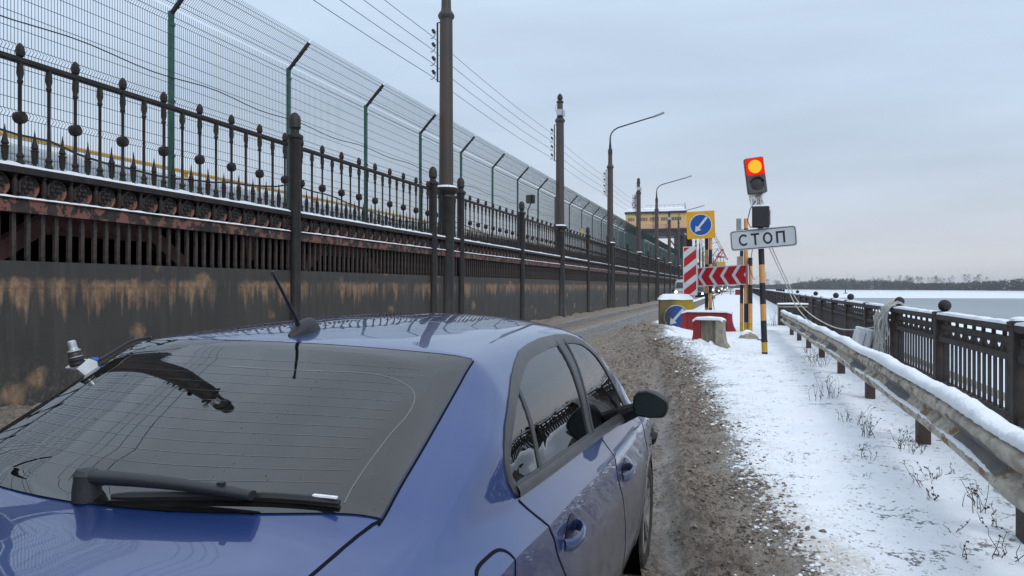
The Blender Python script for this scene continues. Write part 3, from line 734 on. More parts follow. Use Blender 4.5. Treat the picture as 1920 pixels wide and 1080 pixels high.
gp = MB(); gp.box(-.03,.03,-.04,.04,ZD,6.12); gp.box(-.07,.07,-.07,.07,ZD,ZD+.015)
for z in (3.75,4.65,5.9): gp.box(.03,.045,-.05,.05,z-.02,z+.02)
ga = MB(); ga.bar((0,0,6.08),(.482,0,6.60),.055,.055); ga.bar((.12,0,6.19),(.15,0,6.16),.03); ga.bar((.40,0,6.49),(.43,0,6.46),.03)
gpm, gam = gp.mesh('fence_post','green',0), ga.mesh('post_arm','pole_black',0)
ym0 = 10.50; nmp = 0; nmn = 0
for k in range(-4, 48):
    y = ym0+SP*k
    if k >= 0:
        lab = 'green steel fence post with bent top arm, %s from the left of the picture' % ORD[k] if k < 12 else 'far green fence post in the row beside the road'
    else: lab = 'green fence post outside the left edge of the picture'
    t = thing('fence_post', lab, 'post', (XM,y,0), 0, 'green posts of the mesh fence')
    link('upright', gpm, t); link('post_arm', gam, t)
    lab = 'tall wire mesh fence panel with leaning top, %s from the left of the picture' % ORD[k+1] if -1 <= k < 11 else ('far wire mesh fence panel blending into a green band' if k > 0 else 'wire mesh fence panel outside the left edge of the picture')
    t = thing('mesh_fence', lab, 'fence', (XM+.04,y+SP/2,0), 0, 'panels of the mesh fence')
    link('upright_mesh', mu, t); link('overhang_mesh', mo, t)
b = MB(); pts = []
for i in range(0, 400): 
    y = -6+i*.4; pts.append((XM+.06, y, 5.03+.03*math.sin(i*.9)+.03*fbm(y,0,0,.3,2)))
b.tube(pts, .009, 4); solo('signal_cable', b, 'black', 'thin dark cable tied along the middle of the mesh fence', 'cable')
b = MB(); pts = [(XM-.35, -6+i*.5, 3.62+.16*math.sin(i*.33)+.08*fbm(i,0,0,.4,2)) for i in range(330)]
b.tube(pts, .018, 5); solo('loose_cable', b, 'black', 'black cable sagging behind the foot of the mesh fence', 'cable')
# pipe and yellow handrail across the deck
t = thing('snowy_pipe', 'thick grey white pipe lying along the deck behind the mesh fence', 'pipe', (0,0,0))
b = MB(); b.tube([(-11.6,y,3.82) for y in range(-10,150,8)], .16, 10); part('pipe', b, 'cloth_white', t)
cb = MB(); cb.box(-11.75,-11.45,0,.15,3.13,3.68); cme = cb.mesh('cradle','galv',0)
for y in range(-8,146,6): link('cradle', cme, t, (0,y,0))
t = thing('deck_railing', 'yellow tubular railing on the deck behind the mesh fence', 'railing', (0,0,0))
for nm, z in (('top_rail',4.46),('middle_rail',3.95)):
    b = MB(); b.tube([(-13.2,y,z) for y in range(-12,150,6)], .04, 6); part(nm, b, 'yellow_pipe', t)
pm_ = MB(); pm_.box(-.03,.03,-.03,.03,3.13,4.44); pm_.box(-.05,.05,-.02,.02,4.2,4.4); pme = pm_.mesh('baluster','yellow_pipe',0)
for y in range(-11,150,3): link('baluster', pme, t, (-13.2,y,0))
# small floodlight on the fence
t = thing('floodlight', 'small dark floodlight on a thin bracket above the railing', 'lamp', (XM-.1, 33.0, 0))
b = MB(); b.tube([(0,0,3.13),(0,0,5.0),(.1,.1,5.3)],.03,6); part('stem', b, 'black', t)
b = MB(); b.bbox(.1,.1,5.5,.4,.25,.38,.06); part('lamp_housing', b, 'black', t)
b = MB(); b.box(XM+.05,XM+.06,44.2,44.75,4.35,5.0); solo('warning_plate', b, 'gold', 'small pale yellow plate fixed on the mesh fence', 'sign', smooth=0)
# ------------------------------------------------------------------ right side: cast-iron parapet above the lake
XP = 2.9; PS = 3.4; PY0 = 9.5
def plate_hole(b, y0, y1, z0, z1, hole, t=.006):
    """rectangular plate in the YZ plane with a hole outline (list of (y,z)), thickness t in x"""
    n = len(hole); cy, cz = (y0+y1)/2, (z0+z1)/2; outer = []
    for (y, z) in hole:
        dy, dz = y-cy, z-cz; k = min(((y1-cy)/abs(dy)) if abs(dy)>1e-6 else 1e9, ((z1-cz)/abs(dz)) if abs(dz)>1e-6 else 1e9)
        outer.append((cy+dy*k, cz+dz*k))
    vs = [(x,*q) for x in (-t,t) for ring in (hole, outer) for q in ring]; fs = []
    for i in range(n):
        j = (i+1)%n
        fs += [(i,j,n+j,n+i)[::-1], (2*n+i,2*n+j,3*n+j,3*n+i), (i,j,2*n+j,2*n+i)]
    b.add(vs, fs)
heart = []
for i in range(20):
    a = 2*math.pi*i/20+.08; x = 16*math.sin(a)**3; z = 13*math.cos(a)-5*math.cos(2*a)-2*math.cos(3*a)-math.cos(4*a)
    heart.append((x/17*.075, z/17*.048+.006))
def parapet_parts():
    L = PS-.2; out = {}
    b = MB(); b.box(-.09,.09,-L/2,L/2,1.12,1.19); b.box(-.07,.07,-L/2,L/2,1.105,1.119); out['top_rail'] = (b,'parapet')
    b = MB(); b.box(-.028,.028,-L/2,L/2,.975,1.045)
    for i in range(9):
        y = -L/2+L*i/8; b.box(-.008,.008,max(-L/2,y-.06),min(L/2,y+.06),1.046,1.104)
    out['fret_rail'] = (b,'parapet')
    b = MB()
    for i in range(8):
        y = -L/2+L*(i+.5)/8; plate_hole(b, y-L/16, y+L/16, .865, .974, [(y+p, .925+q) for p, q in heart])
        b.lathe([(.045,-.012),(.045,.012)], 10, (0,y-L/16+.02,.885), 'x')
    out['heart_frieze'] = (b,'parapet')
    b = MB(); b.box(-.055,.055,-L/2,L/2,.79,.864); b.box(-.05,.05,-L/2,L/2,.12,.2); out['lower_rail'] = (b,'parapet')
    sn = MB(); rows = []; n = 44
    for i in range(n+1):
        y = -L/2+L*i/n; h = .035+.02*fbm(5,y,0,2.5,3)
        rows.append([(-.088,y,1.19),(-.07,y,1.19+h*.8),(0,y,1.19+h),(.06,y,1.19+h*.9),(.088,y,1.19)])
    sn.sheet(rows); out['snow_cap'] = (sn,'snow'); return out, L
pp, PL = parapet_parts()
ppm = {k: v[0].mesh(k, v[1], 0 if k != 'snow_cap' else 35) for k, v in pp.items()}
bb = MB(); bb.box(-.007,.007,-.057,.057,.2,.789); pbar = bb.mesh('bar','parapet_dark',0)
farp = MB(); mats = ['parapet','parapet_dark','snow']
for k, v in pp.items(): q = v[0]; q.m = [2 if k=='snow_cap' else 0]*len(q.f); farp.join(q)
for i in range(15):
    q = MB(); q.box(-.007,.007,-.057,.057,.2,.789,1); farp.join(q, (0,-PL/2+PL*(i+.5)/15,0))
farm = farp.mesh('iron_parapet', mats, 0)
pq = MB(); pq.bbox(0,0,.6,.18,.165,1.26,.012); pq.bbox(0,0,1.2,.21,.195,.05,.01); ppost = pq.mesh('parapet_post','parapet')
pbm = MB(); pbm.lathe([(.09,1.19),(.09,1.205),(.035,1.22),(.03,1.235)]+[(.09*math.sin(a)+.001,1.315-.09*math.cos(a)) for a in np.linspace(.35,math.pi,12)],16,(.05,0,0)); pball = pbm.mesh('ball_finial','pole_black')
psn = MB(); psn.lathe([(.11,1.235),(.10,1.26),(.05,1.275),(.001,1.28)],8); psnm = psn.mesh('snow_cap','snow')
balls = {1,2,4,5,7,10,14,15,16,17}
for k in range(-3, 70):
    y = PY0+PS*k; vis = k >= 0
    if k <= 12 and vis: lab = ('iron parapet post with a ball' if k in balls else 'iron parapet post without a ball') + ' by the lake, %s from the right' % ORD[k]
    elif vis: lab = 'far dark parapet post ' + ('with a ball on top' if k in balls else 'without a ball') + ' near the horizon'
    else: lab = 'parapet post outside the right edge of the picture'
    t = thing('parapet_post', lab, 'post', (XP,y,0), 0, 'posts of the lakeside parapet')
    link('shaft', ppost, t)
    if k in balls: link('ball_finial', pball, t)
    elif k % 2 == 0: link('snow_cap', psnm, t)
    yc = y+PS/2
    lab = 'pierced iron parapet panel above the lake, %s panel from the right' % ORD[k+1] if -1 <= k <= 11 else ('far iron parapet panel in the dark row by the lake' if vis else 'parapet panel outside the right edge of the picture')
    if -2 <= k <= 6:
        t = thing('iron_parapet', lab, 'railing', (XP,yc,0), 0, 'panels of the lakeside parapet')
        for nm, me in ppm.items(): link(nm, me, t)
        for i in range(15): link('bar', pbar, t, (0,-PL/2+PL*(i+.5)/15,0))
    else: tag(link('iron_parapet', farm, None, (XP,yc,0)), lab, 'railing', 'panels of the lakeside parapet')

# ------------------------------------------------------------------ guardrail
def gx(y): return float(np.interp(y, [0,5,8,14,20,26,29], [1.48,1.52,1.58,1.57,1.50,1.42,1.38]))
gt = thing('guardrail', 'snow topped rusty white steel guardrail running along the snowy lane', 'guardrail', (gx(8),8,0))
def gw(x, y, z): return (x-gx(8), y-8, z)
prof = [(.0,.36),(-.012,.375),(-.06,.415),(-.075,.44),(-.075,.47),(-.06,.495),(-.008,.535),(.0,.555),(-.008,.575),(-.06,.615),(-.075,.64),(-.075,.67),(-.06,.695),(-.012,.735),(.0,.75)]
def sag(y): return .012*fbm(2,y,0,.35,2)+.006*math.sin(y*2.1)
segs = [(1.5,4.55),(4.4,7.45),(7.3,10.35),(10.2,13.25),(13.1,16.15),(16.0,19.05),(18.9,21.95),(21.8,24.85),(24.7,27.6)]
for i, (a, c_) in enumerate(segs):
    b = MB(); rows = []; off = -.006*(i%2); n = 36
    for q in range(n+1):
        y = a+(c_-a)*q/n; x = gx(y)+off
        dent = .018*fbm(i,y,3,1.1,3)
        rows.append([gw(x+px+dent*(px<-.05), y, pz+sag(y)) for px, pz in prof])
    back = [[(p[0]+.006,p[1],p[2]) for p in r] for r in rows]
    b.sheet(rows, 0, True); b.sheet(back, 0)
    part('rail_beam', b, 'ral', gt, smooth=50)
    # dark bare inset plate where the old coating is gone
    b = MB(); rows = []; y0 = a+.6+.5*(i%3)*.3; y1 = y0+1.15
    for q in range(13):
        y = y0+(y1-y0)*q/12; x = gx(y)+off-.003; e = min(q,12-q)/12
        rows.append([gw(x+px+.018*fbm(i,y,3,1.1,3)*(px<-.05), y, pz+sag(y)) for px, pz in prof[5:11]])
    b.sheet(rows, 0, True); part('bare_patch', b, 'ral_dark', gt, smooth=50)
    # frosted dirt collars near the joints
    b = MB(); rows = []
    for q in range(9):
        y = c_-.55+.5*q/8; x = gx(y)+off-.004
        rows.append([gw(x+px*.9-.01*abs(fbm(px*40,y,1,4,2)), y, pz+sag(y)) for px, pz in prof[3:13]])
    b.sheet(rows, 0, True); part('lap_plate', b, 'ral', gt, smooth=50)
def ridge_snow(zbase, xo, wd, h, lo, hi, seed, step=.045, gate=None):
    b = MB(); rows = []; y = lo
    while y < hi:
        hh = h*(.75+.35*fbm(seed,y,0,.9,3)+.22*fbm(seed,y,7,5,3)); 
        if gate is not None: hh *= sstep(-.1,.2,fbm(seed,y,5,1.2,3)+gate)
        hh = max(hh,.001); x = gx(y)+xo; z = zbase+sag(y); ov = .012*fbm(seed,y,2,9,2)
        rows.append([gw(x-wd+ov,y,z-.012),gw(x-wd*1.02+ov,y,z+hh*.35),gw(x-wd*.8,y,z+hh*.8),gw(x-wd*.2,y,z+hh),gw(x+wd*.5,y,z+hh*.9),gw(x+wd*.95,y,z+hh*.45),gw(x+wd,y,z-.01)])
        y += step
    b.sheet(rows); return b
part('snow_cap', ridge_snow(.745,.012,.085,.075,1.5,27.6,3), 'snow', gt, smooth=60)
part('snow_line', ridge_snow(.488,-.045,.028,.022,1.5,27.6,8,.05,.1), 'snow', gt, smooth=60)
gp_ = MB(); gp_.box(.0,.008,-.07,.07,-.1,.66); gp_.box(.008,.11,-.07,-.062,-.1,.66); gp_.box(.008,.11,.062,.07,-.1,.66); gp_.box(-.045,-.001,-.05,.05,.45,.64)
gpm_ = gp_.mesh('post','rail_post',0)
for y in (2.1,5.18,8.2,11.3,14.3,17.2,20.0,22.6,25.2): link('post', gpm_, gt, gw(gx(y)+.055,y,0))

# ------------------------------------------------------------------ signs, signal and barriers
def stripes(b, x, y, segs, r=.065, n=12, lean=(0,0)):
    for z0, z1, mi in segs:
        b.tube([(x+lean[0]*z0,y+lean[1]*z0,z0),(x+lean[0]*z1,y+lean[1]*z1,z1)], r, n, mi)
def clip(poly, x0, x1, z0, z1):
    def cl(p, f, inter):
        o = []
        for i in range(len(p)):
            a, c = p[i], p[(i+1)%len(p)]
            if f(a): o.append(a)
            if f(a) != f(c): o.append(inter(a, c))
        return o
    def ix(v): return lambda a, c: (v, a[1]+(c[1]-a[1])*(v-a[0])/(c[0]-a[0]))
    def iz(v): return lambda a, c: (a[0]+(c[0]-a[0])*(v-a[1])/(c[1]-a[1]), v)
    for f, it in ((lambda p: p[0]>=x0, ix(x0)),(lambda p: p[0]<=x1, ix(x1)),(lambda p: p[1]>=z0, iz(z0)),(lambda p: p[1]<=z1, iz(z1))):
        if poly: poly = cl(poly, f, it)
    return poly
def flat(b, poly, y, t=.004, mi=0):
    if len(poly) >= 3: b.ext([(p[0], y, p[1]) for p in poly][::-1], (0,-t,0), mi)
def rrect(wd, h, r, n=6):
    o = []
    for cx, cz, a0 in ((wd/2-r,h/2-r,0),(-wd/2+r,h/2-r,90),(-wd/2+r,-h/2+r,180),(wd/2-r,-h/2+r,270)):
        o += [(cx+r*math.cos(R(a0+90*i/n)), cz+r*math.sin(R(a0+90*i/n))) for i in range(n+1)]
    return o
def ringpoly(b, outer, inner, y, t=.004, mi=0):
    n = len(outer); v = [(p[0],yy,p[1]) for yy in (y,y-t) for ring in (outer,inner) for p in ring]; f = []
    for i in range(n):
        j = (i+1)%n; f += [(2*n+i,3*n+i,3*n+j,2*n+j),(i,2*n+i,2*n+j,j),(n+j,3*n+j,3*n+i,n+i)]
    b.add(v, f, mi)
def circ(r, n=36, cx=0, cz=0, a0=0, a1=360):
    return [(cx+r*math.cos(R(a0+(a1-a0)*i/n)), cz+r*math.sin(R(a0+(a1-a0)*i/n))) for i in range(n if a1-a0==360 else n+1)]

# signal post
SX, SY = .515, 17.2
t = thing('striped_post', 'slim black and orange banded post carrying the STOP plate and red signal', 'post', (SX,SY,0))
b = MB(); stripes(b, 0, 0, [(-.1,.21,0),(.21,.44,2),(.44,.88,0),(.88,1.23,1),(1.23,1.68,0),(1.68,2.07,1),(2.07,2.9,0)], .062, 14, (-.032,0))
part('banded_shaft', b, ['post_black','orange','gold'], t)
b = MB(); b.tube([(-.093,0,2.9),(-.125,0,3.95)], .05, 12); b.lathe([(.058,3.93),(.058,3.98),(.02,4.0)],10,(-.125,0,0)); part('upper_tube', b, 'tl_grey', t)
b = MB(); b.tube([(-.07,-.02,.47),(-.16,-.02,.47)],.012,6); b.lathe([(.07,.425),(.07,.455)],12,(-.014,0,0)); part('clamp', b, 'black', t)
# stop plate
pt = thing('stop_plate', 'white rectangular plate reading СТОП fixed across the banded post', 'sign', (SX-.04,SY-.11,2.62)); pt.rotation_euler = (0,R(-4.5),0)
PW, PH = 1.34, .43
b = MB(); flat(b, rrect(PW,PH,.07), 0, .02); part('backing', b, 'sign_grey', pt, smooth=0)
b = MB(); ringpoly(b, rrect(PW-.035,PH-.035,.06), rrect(PW-.065,PH-.065,.05), -.0205, .003); part('border', b, 'ink', pt, smooth=0)
b = MB(); yk = -.0205; st = .042; HL = .25
cx = -PW/2+.205*PW; oc = circ(HL/2,24,0,0,42,318); ic = circ(HL/2-st,24,0,0,42,318)
v = [(cx+p[0]*.80,yy,p[1]) for yy in (yk,yk-.003) for rg in (oc,ic) for p in rg]; n = len(oc); b.add(v, [(2*n+i,3*n+i,3*n+i+1,2*n+i+1) for i in range(n-1)])
x = -PW/2+.38*PW; flat(b, [(x-.085,HL/2-st),(x+.085,HL/2-st),(x+.085,HL/2),(x-.085,HL/2)], yk, .003); flat(b, [(x-st/2,-HL/2),(x+st/2,-HL/2),(x+st/2,HL/2-st),(x-st/2,HL/2-st)], yk, .003)
x = -PW/2+.568*PW; ringpoly(b, [(x+p[0]*.78,p[1]) for p in circ(HL/2,28)], [(x+p[0]*.70,p[1]) for p in circ(HL/2-st,28)], yk, .003)
x = -PW/2+.76*PW; flat(b, [(x-.09,-HL/2),(x-.09+st,-HL/2),(x-.09+st,HL/2-st),(x-.09,HL/2-st)], yk, .003); flat(b, [(x+.09-st,-HL/2),(x+.09,-HL/2),(x+.09,HL/2-st),(x+.09-st,HL/2-st)], yk, .003); flat(b, [(x-.09,HL/2-st),(x+.09,HL/2-st),(x+.09,HL/2),(x-.09,HL/2)], yk, .003)
part('lettering', b, 'ink', pt, smooth=0)
# control box
t = thing('control_box', 'dark grey control box on the signal post above the STOP plate', 'box', (SX-.09,SY-.13,3.07))
b = MB(); b.bbox(0,0,0,.35,.2,.44,.02); part('case', b, 'tl_grey', t); t.children[0].data.materials[0] = M['black_soft']
b = MB(); b.bbox(0,0,.235,.34,.2,.035,.015); part('snow_cap', b, 'snow', t)
b = MB(); b.bbox(0,-.108,0,.31,.015,.40,.006); b.lathe([(.012,-.125),(.012,-.115)],8,(.0,0,-.05),'y'); part('door', b, 'black_soft', t)
b = MB(); b.bbox(.19,.02,-.01,.03,.15,.30,.012); part('side_box', b, 'sign_grey', t)
# traffic light
t = thing('traffic_light', 'tilted two section signal with a glowing red lamp above the STOP plate', 'traffic light', (SX-.19,SY-.14,3.955)); t.rotation_euler = (0,R(-7),R(8))
b = MB(); b.bbox(0,.06,0,.39,.2,.76,.03); part('housing', b, 'tl_grey', t)
for z, lit in ((.185,True),(-.185,False)):
    b = MB(); o = []; q = []
    for i in range(48):
        a = 2*math.pi*i/48; c_, s_ = math.cos(a), math.sin(a); k_ = min(.1875/max(abs(c_),1e-6), .18/max(abs(s_),1e-6)); o.append((c_*k_,s_*k_)); q.append((.140*c_,.140*s_))
    ringpoly(b, o, q, 0, .012)
    bz = part('bezel', b.xf(Matrix.Translation((0,-.041,z))), 'glare_rim' if lit else 'tl_grey', t, smooth=0, label='bezel painted with red lens glare' if lit else None)
    b = MB(); b.lathe([(.001,-.062),(.05,-.060),(.10,-.052),(.14,-.040)],24,(0,0,z),'y'); part('lens', b, 'lamp_red' if lit else 'lens_dark', t, label='lit red lens' if lit else 'unlit dark lens')
    b = MB(); rows = [[(.152*math.cos(R(a)),-.055,z+.152*math.sin(R(a))) for a in range(15,166,10)],[(.152*math.cos(R(a)),-.09-.03*math.sin(R(a)),z+.152*math.sin(R(a))) for a in range(15,166,10)]]
    if not lit: b.sheet(rows); part('visor', b, 'tl_grey', t)
b = MB()
for i in range(9):
    x0 = -.14+.03*i; pts = [(x0,.05,-.38)]+[(x0+.06*math.sin(a)+.02*rnd.uniform(-1,1),.03+.02*math.cos(3*a+i),-.38-(.22+.05*rnd.random())*math.sin(a)) for a in np.linspace(.3,2.9,9)]+[(x0+.07,.05,-.38)]
    b.tube(pts,.009,5)
solo('cable_bundle', b, 'rope', 'tangle of looped grey cables hanging below the red signal', 'cable', (SX-.19,SY-.14,3.955))
b = MB(); b.tube([(SX-.19,SY-.14,3.42),(SX-.30,SY-.16,3.25),(SX-.36,SY-.16,3.0),(SX-.30,SY-.16,2.86),(SX-.12,SY-.15,2.85)],.01,5); b.tube([(SX-.2,SY-.14,3.5),(SX-.05,SY-.12,3.58),(SX-.08,SY-.1,3.7)],.008,5)
b.tube([(SX-.25,SY,2.42),(SX-.32,SY+.1,2.0),(SX-.22,SY+.15,1.75),(SX-.05,SY+.1,1.9),(SX-.1,SY+.05,2.4)],.008,5)
solo('hanging_cable', b, 'black_soft', 'thin dark cable looping from the control box behind the STOP plate', 'cable')

# arrow signs
def arrow_face(r, y):
    disc = MB(); flat(disc, circ(r), y, .004)
    ring = MB(); ringpoly(ring, circ(r*1.07), circ(r*.985), y-.0045, .003)
    a = MB(); d = Vector((-.64,-.77)); d.normalize(); n = Vector((-d.y,d.x))
    def P(u, w_): q = d*u*r+n*w_*r; return (q.x, q.y)
    flat(a, [P(-.92,-.11),P(-.92,.11),P(.36,.11),P(.36,-.11)], y-.0045, .003); flat(a, [P(.34,-.34),P(.34,.34),P(.86,0)], y-.0078, .003)
    return disc, ring, a
t = thing('direction_sign', 'yellow square sign with a blue circle and white arrow, on tall posts', 'sign', (-1.335,28.22,3.80)); t.rotation_euler = (0,R(-2),R(-1))
b = MB(); flat(b, rrect(.98,.98,.04), 0, .02); part('backing', b, 'yellow', t, smooth=0)
dsc, rg, ar = arrow_face(.37, -.0205)
part('disc', dsc, 'blue', t, smooth=0); part('ring', rg, 'sign_white', t, smooth=0); part('arrow', ar, 'sign_white', t, smooth=0)
for px in (-1.14,-1.00):
    tt = thing('striped_post', 'orange and black banded post under the yellow arrow sign, the %s of the pair' % ('left one' if px < -1.1 else 'right one'), 'post', (px,28.45 if px<-1.1 else 28.3,0), 0, 'banded posts behind the barriers')
    b = MB(); o = 0 if px < -1.1 else 1; z = -.2; segs_ = []
    while z < 3.4: segs_.append((z,min(z+.52,3.45),o)); z += .52; o = 1-o
    stripes(b,0,0,segs_,.062,12); part('banded_shaft', b, ['post_black','orange'], tt)
tt = thing('sign_post', 'black post behind the striped panel under the yellow sign', 'post', (-1.76,28.5,0)); b = MB(); b.tube([(0,0,-.2),(0,0,3.75)],.10,10); part('shaft', b, 'post_black', tt)
b = MB(); b.tube([(-.95,28.3,1.4),(-.80,28.0,.25)],.012,5); solo('guy_wire', b, 'black', 'thin slanting wire from the banded post to the red barrier', 'wire')
t = thing('hazard_board', 'tall narrow panel with diagonal red and white stripes above the yellow block', 'sign', (-1.70,28.18,2.16)); t.rotation_euler = (0,0,R(-1))
HW, HH = .50, 1.74
b = MB(); flat(b, rrect(HW,HH,.02), 0, .03); part('backing', b, 'sign_white', t, smooth=0)
b = MB(); sl_ = .80
for k in range(-2, 5):
    zc = -HH/2+.20+k*.56
    flat(b, clip([(-.3,zc-.3*sl_-.16),(.3,zc+.3*sl_-.16),(.3,zc+.3*sl_+.16),(-.3,zc-.3*sl_+.16)], -HW/2+.035, HW/2-.035, -HH/2+.035, HH/2-.035), -.0305, .003)
part('stripe', b, 'red', t, smooth=0)
# chevron board, its right end resting on the tall banded posts
a_, c_ = Vector((-1.40,27.75)), Vector((.28,26.25)); dv = c_-a_; CL = dv.length; rz = math.atan2(dv.y, dv.x)
t = thing('chevron_board', 'long horizontal board with white chevrons pointing left on red', 'sign', ((a_.x+c_.x)/2,(a_.y+c_.y)/2,1.965)); t.rotation_euler = (0,R(-1.5),rz)
CH = .66
b = MB(); flat(b, rrect(CL,CH,.02), 0, .03); part('backing', b, 'sign_white', t, smooth=0)
b = MB(); per = CL*.228; x0 = -CL/2+.02
def chev(xl, wd, y, mi):
    for sg in (1,-1):
        poly = [(xl,0),(xl+wd,0),(xl+wd+.27,sg*CH/2),(xl+.27,sg*CH/2)]
        if sg < 0: poly = poly[::-1]
        flat(b, clip(poly, -CL/2+.03, CL/2-.10, -CH/2+.03, CH/2-.03), y, .003, mi)
for k in range(-1, 5): chev(x0+.15+k*per, per*.70, -.0305, 0)
part('chevron', b, 'red', t, smooth=0)
b = MB()
for i in range(5): b.box(CL/2-.10+.02*i, CL/2-.091+.02*i, -.036, -.0305, -CH/2, CH/2)
part('ribbed_end', b, 'red', t, smooth=0)
for i, (px, py, zt, ph, lab) in enumerate(((.06,26.6,3.5,0,'thin orange banded post at the right end of the chevron board, the leftmost of three'),(.20,26.55,3.85,1,'tall banded post at the end of the chevron board, the middle one of three'),(.335,26.45,2.55,0,'black banded post at the end of the chevron board, the rightmost of three'))):
    tt = thing('striped_post', lab, 'post', (px,py,0), 0, 'banded posts behind the barriers'); b = MB(); o = ph; z = -.2; sg_ = []
    while z < zt: sg_.append((z,min(z+.62,zt),2 if z < .0 else o)); z += .62; o = 1-o
    stripes(b,0,0,sg_,.055 if i==0 else .068,12); part('banded_shaft', b, ['post_black','orange','gold'], tt)
t = thing('edge_on_sign', 'small grey sign seen edge on at the top of the tall banded posts', 'sign', (.03,26.5,3.45)); b = MB(); b.bbox(-.06,0,.15,.16,.03,.5,.01); part('panel', b, 'galv', t, smooth=0); b = MB(); b.bbox(-.02,.05,-1.0,.2,.06,.3,.01); part('bracket', b, 'concrete', t)

# yellow block with snow and round arrow sign
def dirty(name, c, mud=(.10,.085,.055), sh=0.):
    def ex(nt, v, col, b_):
        sp = N(nt,'ShaderNodeSeparateXYZ'); lnk(nt, v, sp.inputs[0]); nn = noise_f(nt, v, 5, 5, .7, .2, .8)
        r = N(nt,'ShaderNodeMapRange'); r.inputs['From Min'].default_value = .12-sh; r.inputs['From Max'].default_value = -.18-sh
        lnk(nt, math_n(nt,'ADD', sp.outputs['X'], math_n(nt,'MULTIPLY', math_n(nt,'SUBTRACT', nn, .5), .35)), r.inputs['Value'])
        return mixc(nt, math_n(nt,'MULTIPLY', r.outputs[0], .85), col, mud)
    return pm(name, c, .55, extra=ex)
M['yellow_dirty'] = dirty('block_yellow_muddy', (.50,.36,.015))
t = thing('yellow_block', 'dirty yellow barrier block with a thick snow cap at the lane closure', 'barrier', (-2.25,28.55,0), R(7))
b = MB(); b.bbox(0,0,.55,1.18,1.5,1.2,.03); part('body', b, 'yellow_dirty', t)
sn = MB(); rows = []
for i in range(13):
    y = -.80+1.6*i/12; rows.append([])
    for j in range(13):
        x = -.64+1.28*j/12; e = min(1, min(i,12-i)/2.2)*min(1,min(j,12-j)/2.2); rows[-1].append((x,y,1.13+.20*math.sqrt(max(e,0))+.02*fbm(x,y,0,3,3)))
sn.sheet(rows, 0, True); part('snow_cap', sn, 'snow', t, smooth=60)
t = thing('arrow_disc', 'round blue sign with a white arrow leaning on the yellow block, half muddy', 'sign', (-2.14,27.58,.52)); t.rotation_euler = (R(-6),0,R(6))
dsc, rg, ar = arrow_face(.41, 0)
M['blue_mud'] = dirty('sign_blue_muddy', (.006,.068,.30), (.022,.024,.026), .10); M['white_mud'] = dirty('sign_white_muddy', (.55,.56,.57), (.06,.056,.045), .22)
part('disc', dsc, 'blue_mud', t, smooth=0); part('ring', rg, 'white_mud', t, smooth=0); part('arrow', ar, 'white_mud', t, smooth=0)

M['concrete_dark'] = pm('concrete_web', (.24,.215,.155), .85, 0, (.17,.15,.11), 5, stretch=(3,3,.6), bs=50)
# flared barrier blocks (inverted-U outline with flared feet)
def flare(W2, Wb, Hh, foot):
    o = []
    for s_ in (1,-1):
        q = [(W2,Hh),(W2+.02,Hh*.55),(W2+.06,Hh*.30),(Wb-.03,.06),(Wb,0),(W2-foot,0),(W2-foot-.02,Hh*.18),(W2-foot-.10,Hh*.27)]
        q = [(s_*x,z) for x, z in q]; o += q if s_ > 0 else q[::-1]
    return o
def flared_block(name, loc, rz, W2, Wb, Hh, th, label, mid, leftc, rightc, inset=.05, foot=.16):
    t = thing(name, label, 'barrier', loc, rz)
    # end legs
    for nm, s_, mt in (('end_leg',-1,leftc),('end_leg',1,rightc)):
        b = MB(); q = [(W2-foot,0),(Wb,0),(Wb-.02,.05),(W2+.05,Hh*.28),(W2+.012,Hh*.55),(W2,Hh-.03),(W2-.03,Hh),(W2-foot,Hh)]
        q = [(s_*x,z) for x, z in q]; q = q if s_ < 0 else q[::-1]
        b.ext([(x,-th/2,z) for x, z in (q if s_<0 else q)], (0,th,0)); part(nm, b, mt, t, smooth=30)
    b = MB(); b.box(-W2+foot+.001,W2-foot-.001,-th/2+inset,th/2-inset,.0,Hh-.004); part('web', b, mid, t, smooth=0)
    sn = MB(); rows = []; n = 18
    for i in range(n+1):
        x = -W2-.02+(2*W2+.04)*i/n; e = min(1,min(i,n-i)/2.); h = (.07+.02*fbm(x,loc[1],0,4,2))*math.sqrt(e)
        rows.append([(x,-th/2-.02,Hh-.05*(1-e)),(x,-th/2-.015,Hh+h*.7),(x,-th/4,Hh+h),(x,th/4,Hh+h),(x,th/2+.015,Hh+h*.7),(x,th/2+.02,Hh-.05*(1-e))])
    sn.sheet(rows); part('snow_cap', sn, 'snow', t, smooth=60); return t
flared_block('concrete_block', (-.70,19.1,.04), R(-9), .34, .53, .76, .42, 'grey concrete barrier block with flared feet and one red end, in snow', 'concrete_dark', 'red_paint', 'concrete', .10)
flared_block('red_barrier', (-1.05,26.6,.12), R(-4), .80, .93, .62, .34, 'long red barrier with a snow cap behind the grey concrete block', 'red_paint', 'red_paint', 'red_paint', .06, .14)
# drift in front of the concrete block
b = MB(); rows = []
for i in range(23):
    rows.append([])
    for j in range(29):
        x, y = -.56+1.12*j/28, -.9+1.1*i/22
        g_ = math.exp(-(x/.34)**2)*sstep(-.9,.05,y)*(.24+.05*max(0,math.sin(x*32))); rows[-1].append((x,y,g_-.10*(abs(x)/.5)**2+.02*fbm(x,y,0,5,3)-.03))
b.sheet(rows, 0, True); o = struct('snow_drift', b, 'snow', 60); o.location = (-.72,18.80,.05); o.rotation_euler = (0,0,R(-9))
t = thing('concrete_lump', 'small snow covered concrete lump at the foot of the tall banded posts', 'block', (.24,23.1,.05)); b = MB(); b.lathe([(.32,0),(.26,.12),(.1,.24),(.01,.26)],9); part('body', b, 'concrete', t); b = MB(); b.lathe([(.24,.13),(.20,.21),(.08,.29),(.01,.31)],9,(-.03,.06,0)); part('snow_cap', b, 'snow', t)
